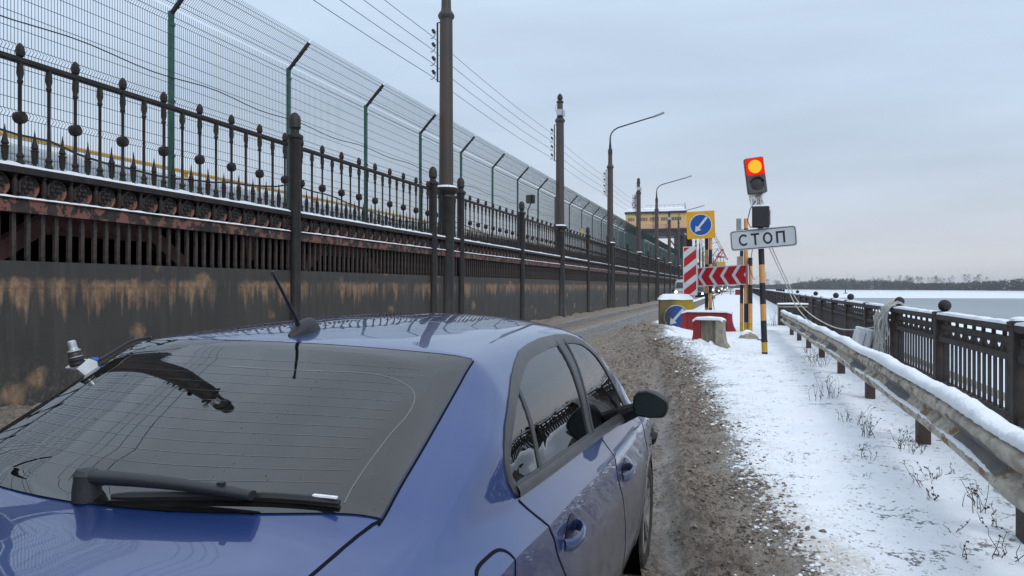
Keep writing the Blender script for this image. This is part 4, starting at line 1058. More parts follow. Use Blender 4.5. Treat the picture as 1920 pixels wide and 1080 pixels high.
# bin by the parapet
t = thing('steel_bin', 'dark steel bin with a snowy lid where the guardrail ends', 'bin', (1.95,31.5,0)); b = MB(); b.box(-.52,.52,-.4,.4,-.1,.90); part('body', b, 'parapet', t, smooth=0); b = MB(); b.box(-.56,-.53,-.42,-.38,0,.93); b.box(-.53,.53,-.43,-.405,.80,.86); part('frame', b, 'concrete', t, smooth=0)
sn = snow_strip(-.42,.42,-.56,.56,.905,.07,.1,3); part('snow_cap', sn, 'snow', t)
# low slatted divider in the distance
for k in range(9):
    y = 47+k*6.2
    t = thing('slatted_divider', 'low snow topped slatted divider along the lane closure, %s section from the viewer' % ORD[k], 'barrier', (-2.95,y,0), 0, 'low divider sections')
    b = MB(); b.box(-.04,.04,-2.9,2.9,.52,.60); b.box(-.04,.04,-2.9,2.9,.08,.14)
    for i in range(20): b.box(-.02,.02,-2.85+.3*i-.05,-2.85+.3*i+.05,.14,.52)
    part('slats', b, 'concrete', t, smooth=0); part('snow_cap', snow_strip(-2.9,2.9,-.1,.1,.60,.12,.3,k), 'snow', t)
t = thing('red_bollard_box', 'small red box standing far down the snowy closed lane', 'box', (-.3,140,.1)); b = MB(); b.bbox(0,0,.45,.95,.6,1.0,.05); part('body', b, 'red_paint', t); b=MB(); b.bbox(0,0,1.0,1.0,.65,.12,.04); part('snow_cap', b, 'snow', t)
t = thing('barrier_boards', 'far low barrier of pale boards with a red stripe across the lane', 'barrier', (-1.9,141,.1)); b = MB()
b.box(-1.25,1.0,-.03,.03,.75,.95); b.box(-1.25,1.0,-.03,.03,.25,.4); part('board', b, 'sign_white', t, smooth=0); b = MB(); b.box(-1.25,1.0,-.04,-.031,.5,.62); b.box(-1.2,-1.1,-.03,.03,0,1); b.box(.3,.4,-.03,.03,0,1); part('stripe', b, 'red_paint', t, smooth=0)

# ropes
def smooth_pts(p, n=6):
    p = [Vector(q) for q in p]; o = []
    for i in range(len(p)-1):
        a, c, d, e = p[max(i-1,0)], p[i], p[i+1], p[min(i+2,len(p)-1)]
        for k in range(n):
            t_ = k/n; o.append(.5*((2*c)+(d-a)*t_+(2*a-5*c+4*d-e)*t_*t_+(3*c-a-3*d+e)*t_**3))
    o.append(p[-1]); return o
b = MB(); r2 = random.Random(4)
for i in range(46):
    y0 = 16.1+.85*(i/46)+.1*r2.random(); ln = .35+.72*r2.random(); dx = .02+.16*r2.random()
    p = [(XP+.10, y0-.25+.3*r2.random(), 1.22), (XP+.02, y0+.03*r2.uniform(-1,1), 1.27+.07*r2.random()), (XP-.12, y0, 1.22)]
    sway = r2.uniform(-.25,.55)
    for q in np.linspace(.12,1,8): p.append((XP-.14-dx*math.sin(q*2.4)-.05*r2.random()*q, y0+sway*q*q+.035*math.sin(q*6+i), 1.2-ln*q))
    if r2.random() < .75:
        e = p[-1]; w_ = r2.uniform(.06,.16)
        p += [(e[0]-.01,e[1]+w_*.4,e[2]-.05),(e[0]-.02,e[1]+w_*.9,e[2]-.02)]+[(e[0]+.02*q,e[1]+w_-.2*w_*q,e[2]+ln*.85*q) for q in (.3,.6,.9)]
    b.tube(smooth_pts(p,3), .0095, 5)
solo('rope_coil', b, 'rope', 'thick bundle of pale rope draped over the lakeside parapet', 'rope')
b = MB()
pts = [(.66,17.2,2.42),(.98,17.6,1.73),(1.26,17.9,1.22),(1.7,18.2,.85),(2.2,18.2,.66),(2.74,17.4,.78),(2.78,17.0,.95)]
b.tube(smooth_pts(pts), .012, 6); solo('slack_rope', b, 'rope', 'slack pale rope from the STOP plate to the rope bundle, the upper of two', 'rope', (0,0,0), 0, 'ropes from the sign')
b = MB(); b.tube(smooth_pts([(.60,17.2,2.42),(.9,17.5,1.78),(1.16,17.7,1.2),(1.5,17.9,.78),(1.78,18.0,.45),(2.1,17.9,.35),(2.5,17.5,.55),(2.76,17.1,.80)]), .011, 6); solo('slack_rope', b, 'rope', 'slack pale rope dipping behind the guardrail from the STOP plate, the lower of two', 'rope', (0,0,0), 0, 'ropes from the sign')
t = thing('plastic_canister', 'white plastic canister with a snowy top leaning behind the guardrail', 'canister', (2.33,17.0,.30)); t.rotation_euler = (0,R(14),R(10))
b = MB(); b.bbox(0,0,.22,.34,.26,.44,.06); part('body', b, 'white_paint', t); b = MB(); b.bbox(0,-.135,.2,.02,.01,.34,.004); part('moulding', b, 'galv', t); b = MB(); b.bbox(0,0,.45,.3,.24,.05,.02); part('snow_cap', b, 'snow', t)

# dry weeds poking through the snow
WE = [(.99,10.76,.26,6),(1.2,11.08,.34,11),(1.14,9.09,.24,7),(1.23,8.39,.3,11),(1.08,7.23,.16,4),(1.39,7.77,.2,6),(1.51,7.62,.2,7),(1.31,6.40,.22,4),(1.44,6.65,.13,6),(1.28,5.94,.1,5),(1.50,5.75,.26,9),(1.50,5.42,.12,5),(1.62,6.85,.1,4),(1.42,4.80,.2,8),(1.24,5.24,.12,2),(1.2,4.79,.12,3),(1.42,18.3,.2,8),(1.42,15.3,.42,16),(1.34,16.4,.36,12),(1.24,30.3,.6,18),(1.62,8.0,.16,6),(.95,6.6,.06,3),(1.62,6.2,.09,4)]
WL = ['tall sparse dry weed nearest the concrete block side of the guardrail','bushy dry weed beside the leftmost visible gap under the guardrail','dry weed with crossed twigs midway along the snowy verge','dense dark dry weed below the middle of the guardrail','thin forked twig alone in the open snow','low dry weed at the foot of the large guardrail post','curled dark weed leaning by the large guardrail post','upright single stalk weed in the open snow','small weed just right of the upright stalk','small crooked weed in front of the upright stalk','dark leafy weed standing alone near the right edge','short bent weed just in front of the dark leafy weed','tiny tuft right of the open snow','spreading twiggy weed in the bottom right corner','long thin twig lying slanted on the snow','thin curved twig near the bottom edge of the snow','dry weed by the far guardrail posts','broad pale thicket of dry weed under the far guardrail','tall clump of dry weed next to the far thicket','large dark clump of weeds in front of the steel bin','little weed behind the large guardrail post','tiny dark sprig in the open middle of the snow','small tuft close under the near guardrail']
for (x, y, h_, n), lab in zip(WE, WL):
    b = MB(); r3 = random.Random(int(x*1000+y*77))
    for i in range(n):
        a = r3.uniform(0,6.28); l_ = .85*h_*r3.uniform(.5,1.15); sp_ = r3.uniform(.1,.55)
        p0 = Vector((r3.gauss(0,h_*.18), r3.gauss(0,h_*.25), -.02)); pts = [p0]
        for k in range(4):
            pts.append(pts[-1]+Vector((math.cos(a)*sp_*l_*.25+r3.gauss(0,.012), math.sin(a)*sp_*l_*.25+r3.gauss(0,.012), l_*.25)))
        b.tube(pts, [.0026,.0023,.002,.0016,.0012], 4)
        for k in range(r3.randint(1,4)):
            j = r3.randint(1,4); q = pts[j]; d = Vector((r3.uniform(-1,1),r3.uniform(-1,1),r3.uniform(.1,1))).normalized()*l_*r3.uniform(.12,.3); b.tube([q,q+d*.5+Vector((0,0,.006)),q+d],[.002,.0018,.001],3)
            for _ in range(r3.randint(0,3)):
                e = q+d*r3.uniform(.5,1); s_ = r3.uniform(.006,.014); u_ = Vector((r3.uniform(-1,1),r3.uniform(-1,1),r3.uniform(-1,1))).normalized()*s_; w_ = u_.cross(Vector((.3,.5,.8))).normalized()*s_*.6
                b.add([e-u_,e+w_,e+u_,e-w_],[(0,1,2,3)])
    z = ground_fn(x, y)[0]
    solo('dry_weed', b, 'weed', lab, 'weed', (x,y,z), 0, 'dry weeds in the snow')
# ------------------------------------------------------------------ far things: vehicles, control tower, crane, forest
def vehicle(name, label, x, y, style, glow, s=1.0):
    t = thing(name, label, 'car' if style else 'van', (x,y,0))
    # front faces the viewer (-Y)
    W_, Lh = (1.0,2.1) if style == 0 else (.92,1.75)
    prof = [(0,.5),(0,1.15),(.12,1.25),(.8,1.36),(1.25,2.05),(1.45,2.14),(4.6,2.2),(4.8,2.05),(4.9,.55)] if style == 0 else [(0,.35),(0,.85),(.15,.93),(1.15,1.02),(1.85,1.52),(2.2,1.60),(3.9,1.56),(4.3,1.05),(4.4,.4)]
    b = MB(); rows = []
    for px, k in ((-W_,0),(-W_*.98,.6),(-W_*.84,1),(0,1.015),(W_*.84,1),(W_*.98,.6),(W_,0)):
        rows.append([(px, yy+.10*(abs(px)/W_)**3*(1 if yy<1 else 0), .40+(zz-.40)*(k if k>=1 else (.6+.0*k if k==0 else .82)) if zz>1.1 else zz) for yy, zz in prof])
    b.sheet(rows, 0, True); 
    b.box(-W_*.9,W_*.9,.1,4.3,.25,.6); part('body', b, 'van_paint' if style==0 else 'suv_paint', t, smooth=40)
    b = MB(); y0,z0,y1,z1 = prof[3][0],prof[3][1],prof[4][0],prof[4][1]
    g = lambda f, xx: (xx, y0+(y1-y0)*f-.03, z0+(z1-z0)*f+.03)
    for a_, c_ in ((-W_*.78,-.02),(.02,W_*.78)): b.add([g(.1,a_),g(.1,c_),g(.92,c_*.94 if abs(c_)>.1 else c_),g(.92,a_*.94 if abs(a_)>.1 else a_)],[(0,1,2,3)])
    part('windscreen', b, 'veh_glass', t, smooth=0)
    for sx in (-1,1):
        b = MB(); b.lathe([(.001,-.05),(.075,-.045),(.105,-.02),(.11,.03)],14,(sx*W_*.72,0,1.04 if style==0 else .72),'y'); part('headlight', b, glow, t)
        b = MB(); b.lathe([(.2,-.1),(.34,-.1),(.36,-.05),(.36,.1),(.3,.12)],16,(sx*W_*.86,.85,.36),'x'); part('wheel', b, 'rubber', t)
        b = MB(); b.bbox(sx*(W_+.13),1.35,1.15,.18,.1,.22,.03); part('mirror', b, 'black', t)
    b = MB(); b.box(-W_*.95,W_*.95,-.08,.05,.38,.56); b.box(-W_*.5,W_*.5,-.03,.0,.66,.86); part('grille', b, 'black', t, smooth=0)
    if style == 0: b = MB(); b.bbox(0,3.0,2.24,1.6,2.6,.10,.04); part('snow_cap', b, 'snow', t)
    return t
vehicle('off_road_van', 'boxy grey white off-road van with lit headlights waiting behind the striped panel', -5.45, 79, 0, 'head')
vehicle('queued_car', 'dark car with bright headlights behind the grey white van', -5.05, 97, 1, 'head_cool')
for i, y in enumerate((132,162,196,235,280)):
    vehicle('queued_car', ['far car with lit headlights seen under the chevron board, nearest of the far queue','far car with lit headlights second in the distant queue','far car with lit headlights in the middle of the distant queue','far car with lit headlights second last in the distant queue','farthest car headlights visible at the end of the queue'][i], -5.0+.25*(i%2), y, i%2, ('head','head_cool')[i%2])

# control house on a steel portal
t = thing('control_tower', 'pale yellow control house with a row of windows on a dark steel portal', 'building', (0,150,0))
X0, X1 = -21.35, -9.95
b = MB(); b.box(X0,X1,0,9,12.95,15.639); part('house_wall', b, 'house_yellow', t, smooth=0)
b = MB(); b.box(X0+.02,X1-.02,-.03,-.002,12.97,14.05); part('lower_cladding', b, 'house_peach', t, smooth=0)
b = MB(); b.box(X0-.15,X1+.15,-.3,9.3,15.64,16.08); rf = part('roof', b, 'dark_steel', t, smooth=0)
sn = MB(); rows = []
for i in range(41):
    x = X0-.2+(X1-X0+.4)*i/40; e = math.sqrt(min(1,min(i,40-i)/1.5)); h_ = (.62+.14*fbm(x,0,0,.5,2)+.012*(x-X0))*e; dr = .18*fbm(x,5,0,.35,3)
    rows.append([(x,-.38,16.07-.35*max(0,dr)),(x,-.4,16.1+h_*.7),(x,.3,16.1+h_),(x,5,16.2+h_),(x,9.3,16.1+h_*.6)])
sn.sheet(rows); part('snow_cap', sn, 'snow', rf, smooth=60)
b = MB(); b.box(X0-.1,X1+.1,-.12,9.1,12.75,12.948); part('floor_edge', b, 'faded_red', t, smooth=0)
b = MB(); b.box(X0-.25,X1+.7,.2,8.8,12.3,12.748); b.box(X0,X1+.3,.4,8.6,11.35,12.299); part('platform', b, 'dark_steel', t, smooth=0)
fx = lambda px: (px-1387)*.9587/1440*148.6
for a_, c_, n in ((1175.3,1188.5,3),(1200.,1214.,3),(1217.5,1236,4),(1239,1257,4),(1259.3,1278.6,3)):
    for i in range(n):
        xa, xb = fx(a_+(c_-a_)*i/n)+.09, fx(a_+(c_-a_)*(i+1)/n)-.02
        b = MB(); b.box(xa-.06,xb+.06,-.06,-.002,14.22,14.98); fr_ = part('window', b, 'house_peach', t, smooth=0)
        b = MB(); b.box(xa,xb,-.075,-.0605,14.28,14.92); part('pane', b, 'house_pane', fr_, smooth=0)
        b = MB(); b.box((xa+xb)/2-.03,(xa+xb)/2+.03,-.09,-.0755,14.28,14.92); part('mullion', b, 'house_peach', fr_, smooth=0)
cu = bpy.data.curves.new('lettering','FONT'); cu.body = 'Нижегородская ГЭС'; cu.size = .95; cu.extrude = .01; cu.align_x = 'CENTER'; cu.space_character = 1.15
to = bpy.data.objects.new('tmp_text', cu); COL.objects.link(to); bpy.context.view_layer.update()
me = bpy.data.meshes.new_from_object(to.evaluated_get(bpy.context.evaluated_depsgraph_get())); bpy.data.objects.remove(to)
me.materials.clear(); me.materials.append(M['faded_red']); me.name = 'lettering'
o = link('lettering', me, t, (fx(1226),-.045,13.22)); o.rotation_euler = (R(90),0,0)
xs_ = [v.co.x for v in me.vertices]; k_ = (fx(1268)-fx(1182))/(max(xs_)-min(xs_)); o.scale = (k_,k_,k_)
for xl, xr in ((X0+.4,X0+2.1),(X1-1.9,X1-.1)):
    b = MB()
    for xx in (xl,xr):
        for yy in (.8,8.2): b.box(xx-.28,xx+.28,yy-.3,yy+.3,0,11.349)
    z = 1.5
    while z < 11: b.box(xl,xr,.7,.9,z-.12,z+.12); b.bar((xl,.8,z),(xr,.8,z+1.6),.14); b.bar((xl,8.2,z),(xr,8.2,z+1.6),.14); z += 1.6
    b.box(xl,xr,1.05,7.9,0,11.3)
    part('portal_leg', b, 'dark_steel', t, smooth=0)
b = MB(); b.bar((X1-1.9,.8,9.2),(X1-3.6,.8,11.4),.25); b.bar((X0+2.1,.8,9.2),(X0+3.8,.8,11.4),.25)
for i in range(6): b.bar((X0+2+i*1.3,.6,11.45),(X0+2.65+i*1.3,.6,12.2),.1); b.bar((X0+2.65+i*1.3,.6,12.2),(X0+3.3+i*1.3,.6,11.45),.1)
part('truss', b, 'dark_steel', t, smooth=0)
b = MB(); xa = fx(1184); 
for dx, dy in ((0,0),(.55,0),(.27,.5)): b.tube([(xa+dx,1+dy,16.3),(xa+dx,1+dy,19.6)],.05,4)
for i in range(8): b.bar((xa,1,16.5+.4*i),(xa+.55,1,16.9+.4*i),.04); b.bar((xa+.55,1,16.5+.4*i),(xa+.27,1.5,16.9+.4*i),.04)
b.box(xa+.62,xa+.85,.8,1.1,18.7,19.4); b.box(xa-.2,xa,.8,1.1,17.4,17.9); b.box(xa+.6,xa+.8,.8,1.1,17.2,17.6)
part('roof_antenna', b, 'galv', t, smooth=0)
b = MB()
for i in range(9): b.tube([(X0+3.5+i*.9,4,16.3),(X0+3.5+i*.9,4,17.7)],.03,4)
b.tube([(X0+3.5,4,17.7),(X0+3.5+7.2,4,17.7)],.03,4); b.bar((X1,-.2,15.6),(X1-.1,-.2,17.6),.12); b.bar((X1+.25,-.2,15.4),(X1-.1,-.2,17.6),.1)
part('roof_railing', b, 'galv', t, smooth=0)
# crane
D0 = 316.
def cw(px, py): return ((px-1387)*.9587/1440*D0, 0, 1.605+(537-py)/1440*D0)
t = thing('harbour_crane', 'red and grey lattice crane with a yellow cabin far beyond the barriers', 'crane', (0,328,0))
def lattice(b, p, q, wd, n, r):
    p, q = Vector(p), Vector(q); d = (q-p).normalized(); s_ = Vector((-d.z,0,d.x))*wd/2; yv = Vector((0,wd/2,0))
    cs = [s_+yv, s_-yv, -s_-yv, -s_+yv]
    for c in cs: b.tube([p+c,q+c], r, 4)
    for i in range(n):
        a, e = p+(q-p)*i/n, p+(q-p)*(i+1)/n
        for j in range(4): b.tube([a+cs[j], e+cs[(j+1)%4]], r*.7, 3)
b = MB(); lattice(b, cw(1314,400), cw(1324,505), 2.0, 11, .12); part('lattice_boom', b, 'crane_grey', t, smooth=0)
b = MB(); lattice(b, cw(1331,425), cw(1353,468), .9, 12, .10); part('stay_boom', b, 'crane_grey', t, smooth=0)
b = MB(); ap = Vector(cw(1354,468))
for px, py, yy in ((1343,482,-1.5),(1334,499,-1.5),(1364,487,1.5),(1344,482,1.5)): b.tube([ap, Vector(cw(px,py))+Vector((0,yy,0))], .28, 5)
b.bar(cw(1343,482),cw(1358,482),.5); b.bar(cw(1345,478),cw(1352,483),.5); b.bar(cw(1351,468.5),cw(1357,468.5),.8); b.bar(cw(1350,482),cw(1355,474),.35)
part('a_frame', b, 'crane_red', t, smooth=0)
b = MB(); b.tube([cw(1335,479),cw(1345.5,467)],.2,4); b.tube([cw(1345.5,467),cw(1348,471)],.2,4); b.tube([cw(1335,479.5),cw(1343,479.5)],.12,4); b.tube([cw(1358,480),cw(1364,486)],.4,5)
for px in (1345,1350.5,1356): b.tube([cw(px,482),cw(px+.6,491)],.14,4)
part('strut', b, 'crane_grey', t, smooth=0)
b = MB(); x0,_,z1 = cw(1339.5,491); x1,_,z0 = cw(1360,500); b.box(x0,x1,-3,3,z0,z1); b.box(x1,x1+.5,-1,1,z0,z0+.4); part('cabin', b, 'gold', t, smooth=0)
b = MB(); b.box(x0+.6,x1-.6,-2,2,-2,z0-.001); part('pedestal', b, 'crane_grey', t, smooth=0)

# far wood on the opposite shore
def forest():
    r4 = random.Random(11); con, bare = MB(), MB()
    def leaf(b, c, s):
        v = [c+Vector((r4.gauss(0,s),r4.gauss(0,s*.6),r4.gauss(0,s*.8))) for _ in range(3)]; b.add(v, [(0,1,2)])
    for k in range(3600):
        u = r4.uniform(-60, 720); dep = r4.uniform(2,70); x = u+r4.uniform(-3,3); y = shore_y(x)+dep
        f = sstep(95,150,u)*(1-sstep(235,300,u))            # tall pines in the left middle of the shore
        hgt = (12+4*fbm(u,0,0,.02,3))+f*r4.uniform(4,9)+4.5*sstep(300,420,u)
        hgt *= r4.uniform(.8,1.08) * (1 if u > 60 else .85)
        for i in range(20):
            z = hgt*r4.random(); rr = (1-(z/hgt)**1.5)*2.8+.5; leaf(con, Vector((x+r4.gauss(0,rr*.6), y+r4.gauss(0,rr*.4), WZ+1.5+z)), 1.25)
    for k in range(520):
        u = r4.uniform(-60, 720); dens = .10+.9*sstep(190,260,u)+.5*(1-sstep(60,110,u))
        if r4.random() > dens*(.35+.9*fbm(u,7,0,.04,2)): continue
        x, y = u, shore_y(u)+r4.uniform(40,85); hgt = r4.uniform(21,27)*(1-.12*(u<110)); base = Vector((x,y,WZ+2))
        bare.bar(base, base+Vector((r4.gauss(0,.4),0,hgt*.6)), .30)
        for i in range(70):
            z = hgt*(.55+.45*r4.random()**.8); rr = 4.2*math.sin(math.pi*min(1,(z/hgt-.45)/.58)); c = base+Vector((r4.gauss(0,rr*.6), r4.gauss(0,rr*.5), z))
            d = Vector((r4.gauss(0,1),r4.gauss(0,.6),r4.uniform(.2,1.6)))*1.3; n = Vector((d.z,0,-d.x)).normalized()*.17
            bare.add([c-n-d*.5,c+n-d*.5,c+d*.5],[(0,1,2)])
    for b, nm, mt in ((con,'far_wood','tree_dark'),(bare,'far_bare_trees','tree_bare')):
        o = link(nm, b.mesh(nm, mt, 0)); o['kind'] = 'stuff'
        tag(o, 'dark belt of woodland along the far shore' if b is con else 'pale bare tree tops rising above the far wood', 'trees')
forest()
def shore_pt(px, dist):
    l = (px-960)/1440; ca_, sa_ = math.cos(cam.rotation_euler.z), math.sin(cam.rotation_euler.z); return ((l*ca_-sa_)*dist, (l*sa_+ca_)*dist)
x, y = 55, 1780
t = thing('power_pylon', 'tiny lattice power pylon rising above the far wood', 'pylon', (x,y,WZ+2)); b = MB()
for sx in (-1,1): b.tube([(sx*3,0,0),(sx*.5,0,34),(sx*.3,0,40)],.3,4)
for i in range(8): b.bar((-3+.3*i,0,4.2*i),(2.7-.3*i,0,4.2*i+4.2),.25); b.bar((3-.3*i,0,4.2*i),(-2.7+.3*i,0,4.2*i+4.2),.25)
for z, wd in ((30,6),(34,8),(38,5)): b.bar((-wd,0,z),(wd,0,z),.35)
part('lattice', b, 'crane_grey', t, smooth=0)
b = MB(); b.lathe([(2.4,0),(2.4,.5),(.6,1.2),(.55,11),(.9,11.2),(.9,12),(.1,12.3)],8); solo('channel_marker', b, 'dark_steel', 'thin dark marker post standing out on the lake ice', 'marker', (122,1000,WZ))
# ------------------------------------------------------------------ the blue car in the foreground
def pchip(xs, ys):
    xs, ys = np.array(xs,float), np.array(ys,float); h = np.diff(xs); d = np.diff(ys)/h; n = len(xs); m = np.zeros(n)
    for i in range(1,n-1):
        if d[i-1]*d[i] > 0:
            w1, w2 = 2*h[i]+h[i-1], h[i]+2*h[i-1]; m[i] = (w1+w2)/(w1/d[i-1]+w2/d[i])
    m[0], m[-1] = d[0], d[-1]
    def f(x):
        x = np.clip(x, xs[0], xs[-1]); i = np.clip(np.searchsorted(xs, x)-1, 0, n-2); t = (x-xs[i])/h[i]
        return ys[i]*(2*t**3-3*t**2+1)+h[i]*m[i]*(t**3-2*t**2+t)+ys[i+1]*(-2*t**3+3*t**2)+h[i]*m[i+1]*(t**3-t**2)
    return f
def T(*p): return pchip([a for a,_ in p],[c for _,c in p])
CL_ = 4.47
vc = T((0,.66),(.05,.72),(.15,.77),(.3,.795),(.5,.81),(.9,.822),(1.3,.83),(2.2,.84),(3.2,.842),(3.6,.835),(3.9,.81),(4.15,.755),(4.3,.67),(4.42,.50),(4.47,.36))
zc = T((0,.90),(.1,.945),(.3,.96),(.5,.966),(.9,.966),(1.2,.953),(1.5,.947),(2.27,.913),(3.15,.90),(3.5,.865),(3.9,.775),(4.2,.675),(4.4,.58),(4.47,.52))
v6 = T((0,.62),(.1,.70),(.3,.735),(.5,.745),(.7,.75),(.9,.757),(1.14,.768),(2.25,.788),(2.88,.805),(3.15,.808),(3.36,.805),(3.6,.80),(3.9,.765),(4.2,.65),(4.4,.45),(4.47,.3))
z6 = T((0,.93),(.1,.985),(.3,1.01),(.5,1.022),(.7,1.03),(.9,1.038),(1.14,1.041),(2.25,.996),(2.88,.965),(3.15,.948),(3.36,.932),(3.6,.905),(3.9,.835),(4.2,.74),(4.4,.63),(4.47,.54))
v7 = T((0,.60),(.3,.685),(.5,.69),(.7,.694),(.9,.703),(1.1,.716),(1.25,.718),(2.6,.714),(2.8,.724),(2.96,.744),(3.13,.762),(3.36,.778),(3.6,.765),(3.9,.71),(4.2,.59),(4.4,.4),(4.47,.24))
z7 = T((0,.945),(.1,1.0),(.3,1.045),(.5,1.066),(.7,1.10),(.8,1.127),(.9,1.158),(1.1,1.2),(1.25,1.205),(2.6,1.2),(2.8,1.17),(2.96,1.11),(3.13,1.04),(3.36,.955),(3.6,.928),(3.9,.865),(4.2,.77),(4.4,.645),(4.47,.55))
v8 = T((0,.54),(.3,.58),(.5,.598),(.622,.61),(.70,.611),(.82,.603),(.90,.598),(.975,.595),(1.15,.590),(1.25,.586),(1.4,.579),(2.3,.575),(2.5,.592),(2.69,.62),(2.82,.65),(2.96,.68),(3.13,.71),(3.36,.748),(3.6,.735),(3.9,.66),(4.2,.52),(4.4,.34),(4.47,.2))
z8 = T((0,.955),(.1,1.02),(.3,1.066),(.5,1.09),(.622,1.117),(.70,1.153),(.82,1.206),(.90,1.242),(.975,1.276),(1.1,1.332),(1.2,1.377),(1.25,1.393),(1.35,1.399),(1.6,1.403),(2.3,1.405),(2.5,1.392),(2.69,1.358),(2.82,1.303),(2.96,1.228),(3.13,1.128),(3.36,.98),(3.6,.945),(3.9,.885),(4.2,.785),(4.4,.655),(4.47,.555))
z11 = T((0,.96),(.06,1.055),(.12,1.077),(.3,1.095),(.42,1.105),(.50,1.119),(.65,1.195),(.8,1.270),(.95,1.341),(1.05,1.386),(1.14,1.423),(1.35,1.450),(1.6,1.465),(1.9,1.474),(2.3,1.475),(2.6,1.463),(2.8,1.438),(3.0,1.345),(3.3,1.168),(3.56,.995),(3.9,.935),(4.2,.84),(4.4,.70),(4.47,.58))
NA, NB = 16, 44
_sec = {}
def section(u):
    k = round(u,5)
    if k in _sec: return _sec[k]
    c, z_ = float(vc(u)), float(zc(u)); a6, b6 = float(v6(u)), float(z6(u))
    A = [(c*.87,.17),(c*.955,.24),(c-.004,.44),(c+.006,.70),(c-.002,z_-.09),(c+.003,z_-.022),(c,z_)]
    lo = min(1,(z_-.15)/.75); A = [(v,(.17+(z-.17)*lo) if z < z_-.1 else z) for v, z in A]
    ze, zt = float(z8(u)), float(z11(u)); ve = float(v8(u))
    B = [(c,z_),(c-.22*(c-a6)-.002,z_+.22*(b6-z_)+.004),(a6,b6),(float(v7(u)),float(z7(u))),((float(v7(u))+ve)/2+.10*max(0,ze-float(z7(u))),(float(z7(u))+ze)/2),(ve,ze),(ve*.93,ze+.24*(zt-ze)),(ve*.78,ze+.52*(zt-ze)),(ve*.5,zt-.18*(zt-ze)),(ve*.25,zt-.042*(zt-ze)),(0,zt)]
    def dense(P, n):
        P = np.array(P); s = np.concatenate([[0],np.cumsum(np.maximum(1e-4,np.hypot(*np.diff(P,axis=0).T)))]); q = np.linspace(0,s[-1],n)
        return np.stack([pchip(s,P[:,0])(q), pchip(s,P[:,1])(q)],1)
    a, b_ = dense(A,NA), dense(B,NB); r = np.vstack([a,b_[1:]]); _sec[k] = r; return r
def side_v(u, z):
    s = section(u); zz = np.maximum.accumulate(s[:,1]+np.arange(len(s))*1e-7); return float(np.interp(z, zz, s[:,0]))
def top_z(u, v):
    s = section(u)[NA+4:][::-1]; return float(np.interp(abs(v), s[:,0], s[:,1]))
def P_side(u, z, off=0., sg=1):
    v = side_v(u,z); du = (side_v(u+.01,z)-side_v(u-.01,z))/.02; dz = (side_v(u,z+.008)-side_v(u,z-.008))/.016
    n = Vector((1,-du,-dz)).normalized(); return (sg*(v+n.x*off), u+n.y*off, z+n.z*off)
def P_top(u, v, off=0.):
    z = top_z(u,v); du = (top_z(u+.012,v)-top_z(u-.012,v))/.024; dv = (top_z(u,v+.012)-top_z(u,v-.012))/.024
    n = Vector((-dv,-du,1)).normalized(); return (v+n.x*off, u+n.y*off, z+n.z*off)
def inside(p, poly):
    x, y = p; c = False; n = len(poly)
    for i in range(n):
        (x1,y1),(x2,y2) = poly[i], poly[(i+1)%n]
        if (y1>y)!=(y2>y) and x < (x2-x1)*(y-y1)/(y2-y1)+x1: c = not c
    return c
def resample(poly, step, closed=True):
    o = []; n = len(poly)
    for i in range(n if closed else n-1):
        a, c = poly[i], poly[(i+1)%n]; k = max(1,int(math.hypot(c[0]-a[0],c[1]-a[1])/step))
        o += [(a[0]+(c[0]-a[0])*j/k, a[1]+(c[1]-a[1])*j/k) for j in range(k)]
    if not closed: o.append(poly[-1])
    return o
def inset(poly, d):
    n = len(poly); ar = sum(poly[i][0]*poly[(i+1)%n][1]-poly[(i+1)%n][0]*poly[i][1] for i in range(n)); s = 1 if ar > 0 else -1; o = []
    for i in range(n):
        a, p, c = Vector(poly[i-1]), Vector(poly[i]), Vector(poly[(i+1)%n]); e1, e2 = (p-a).normalized(), (c-p).normalized()
        n1, n2 = Vector((-e1.y,e1.x))*s, Vector((-e2.y,e2.x))*s; m = (n1+n2); m = m.normalized() if m.length>1e-6 else n1
        k = max(.35, m.dot(n1)); o.append((p.x+m.x*d/k, p.y+m.y*d/k))
    return o
DLO = [(1.118,1.047),(1.6,1.027),(2.243,.998),(2.6,.982),(2.90,.966),(3.02,.962),(3.02,.99),(2.965,1.05),(2.885,1.14),(2.80,1.222),(2.715,1.295),(2.64,1.345),(2.53,1.378),(2.44,1.391),(2.293,1.400),(2.025,1.401),(1.807,1.394),(1.657,1.384),(1.531,1.360),(1.409,1.327),(1.269,1.275),(1.166,1.223),(1.110,1.183),(1.078,1.14),(1.074,1.093),(1.090,1.066)]
QTR = [(1.135,1.085),(1.340,1.074),(1.365,1.17),(1.388,1.292),(1.355,1.285),(1.29,1.256),(1.19,1.205),(1.142,1.168),(1.115,1.13),(1.115,1.10)]
RWIN = [(1.373,1.071),(1.75,1.051),(2.066,1.031),(2.115,1.2),(2.170,1.372),(2.02,1.373),(1.83,1.367),(1.68,1.354),(1.55,1.332),(1.43,1.303),(1.40,1.18)]
FWIN = [(2.138,1.026),(2.5,1.012),(2.83,.996),(2.922,1.028),(2.842,1.130),(2.755,1.212),(2.666,1.283),(2.578,1.333),(2.464,1.362),(2.315,1.372),(2.215,1.2)]
wins = [QTR, RWIN, FWIN]
RHO = R(1.0); CX, CY = -1.343, .83
car = thing('blue_car', 'muddy blue liftback car seen from behind with its dark rear window and wiper', 'car', (CX+.8-.8*math.cos(RHO), CY, .8*math.sin(RHO))); car.rotation_euler = (0,RHO,0)
us = list(np.arange(0,.6,.03))+list(np.arange(.6,3.6,.018))+list(np.arange(3.6,CL_,.03))+[CL_]
secs = [section(u) for u in us]; K = len(secs[0])
def ub(v): return .50+.33*v*v
def ut(v): return 1.145+.262*v*v
WA = [(3.61,.36,.30),(1.01,.36,.30)]
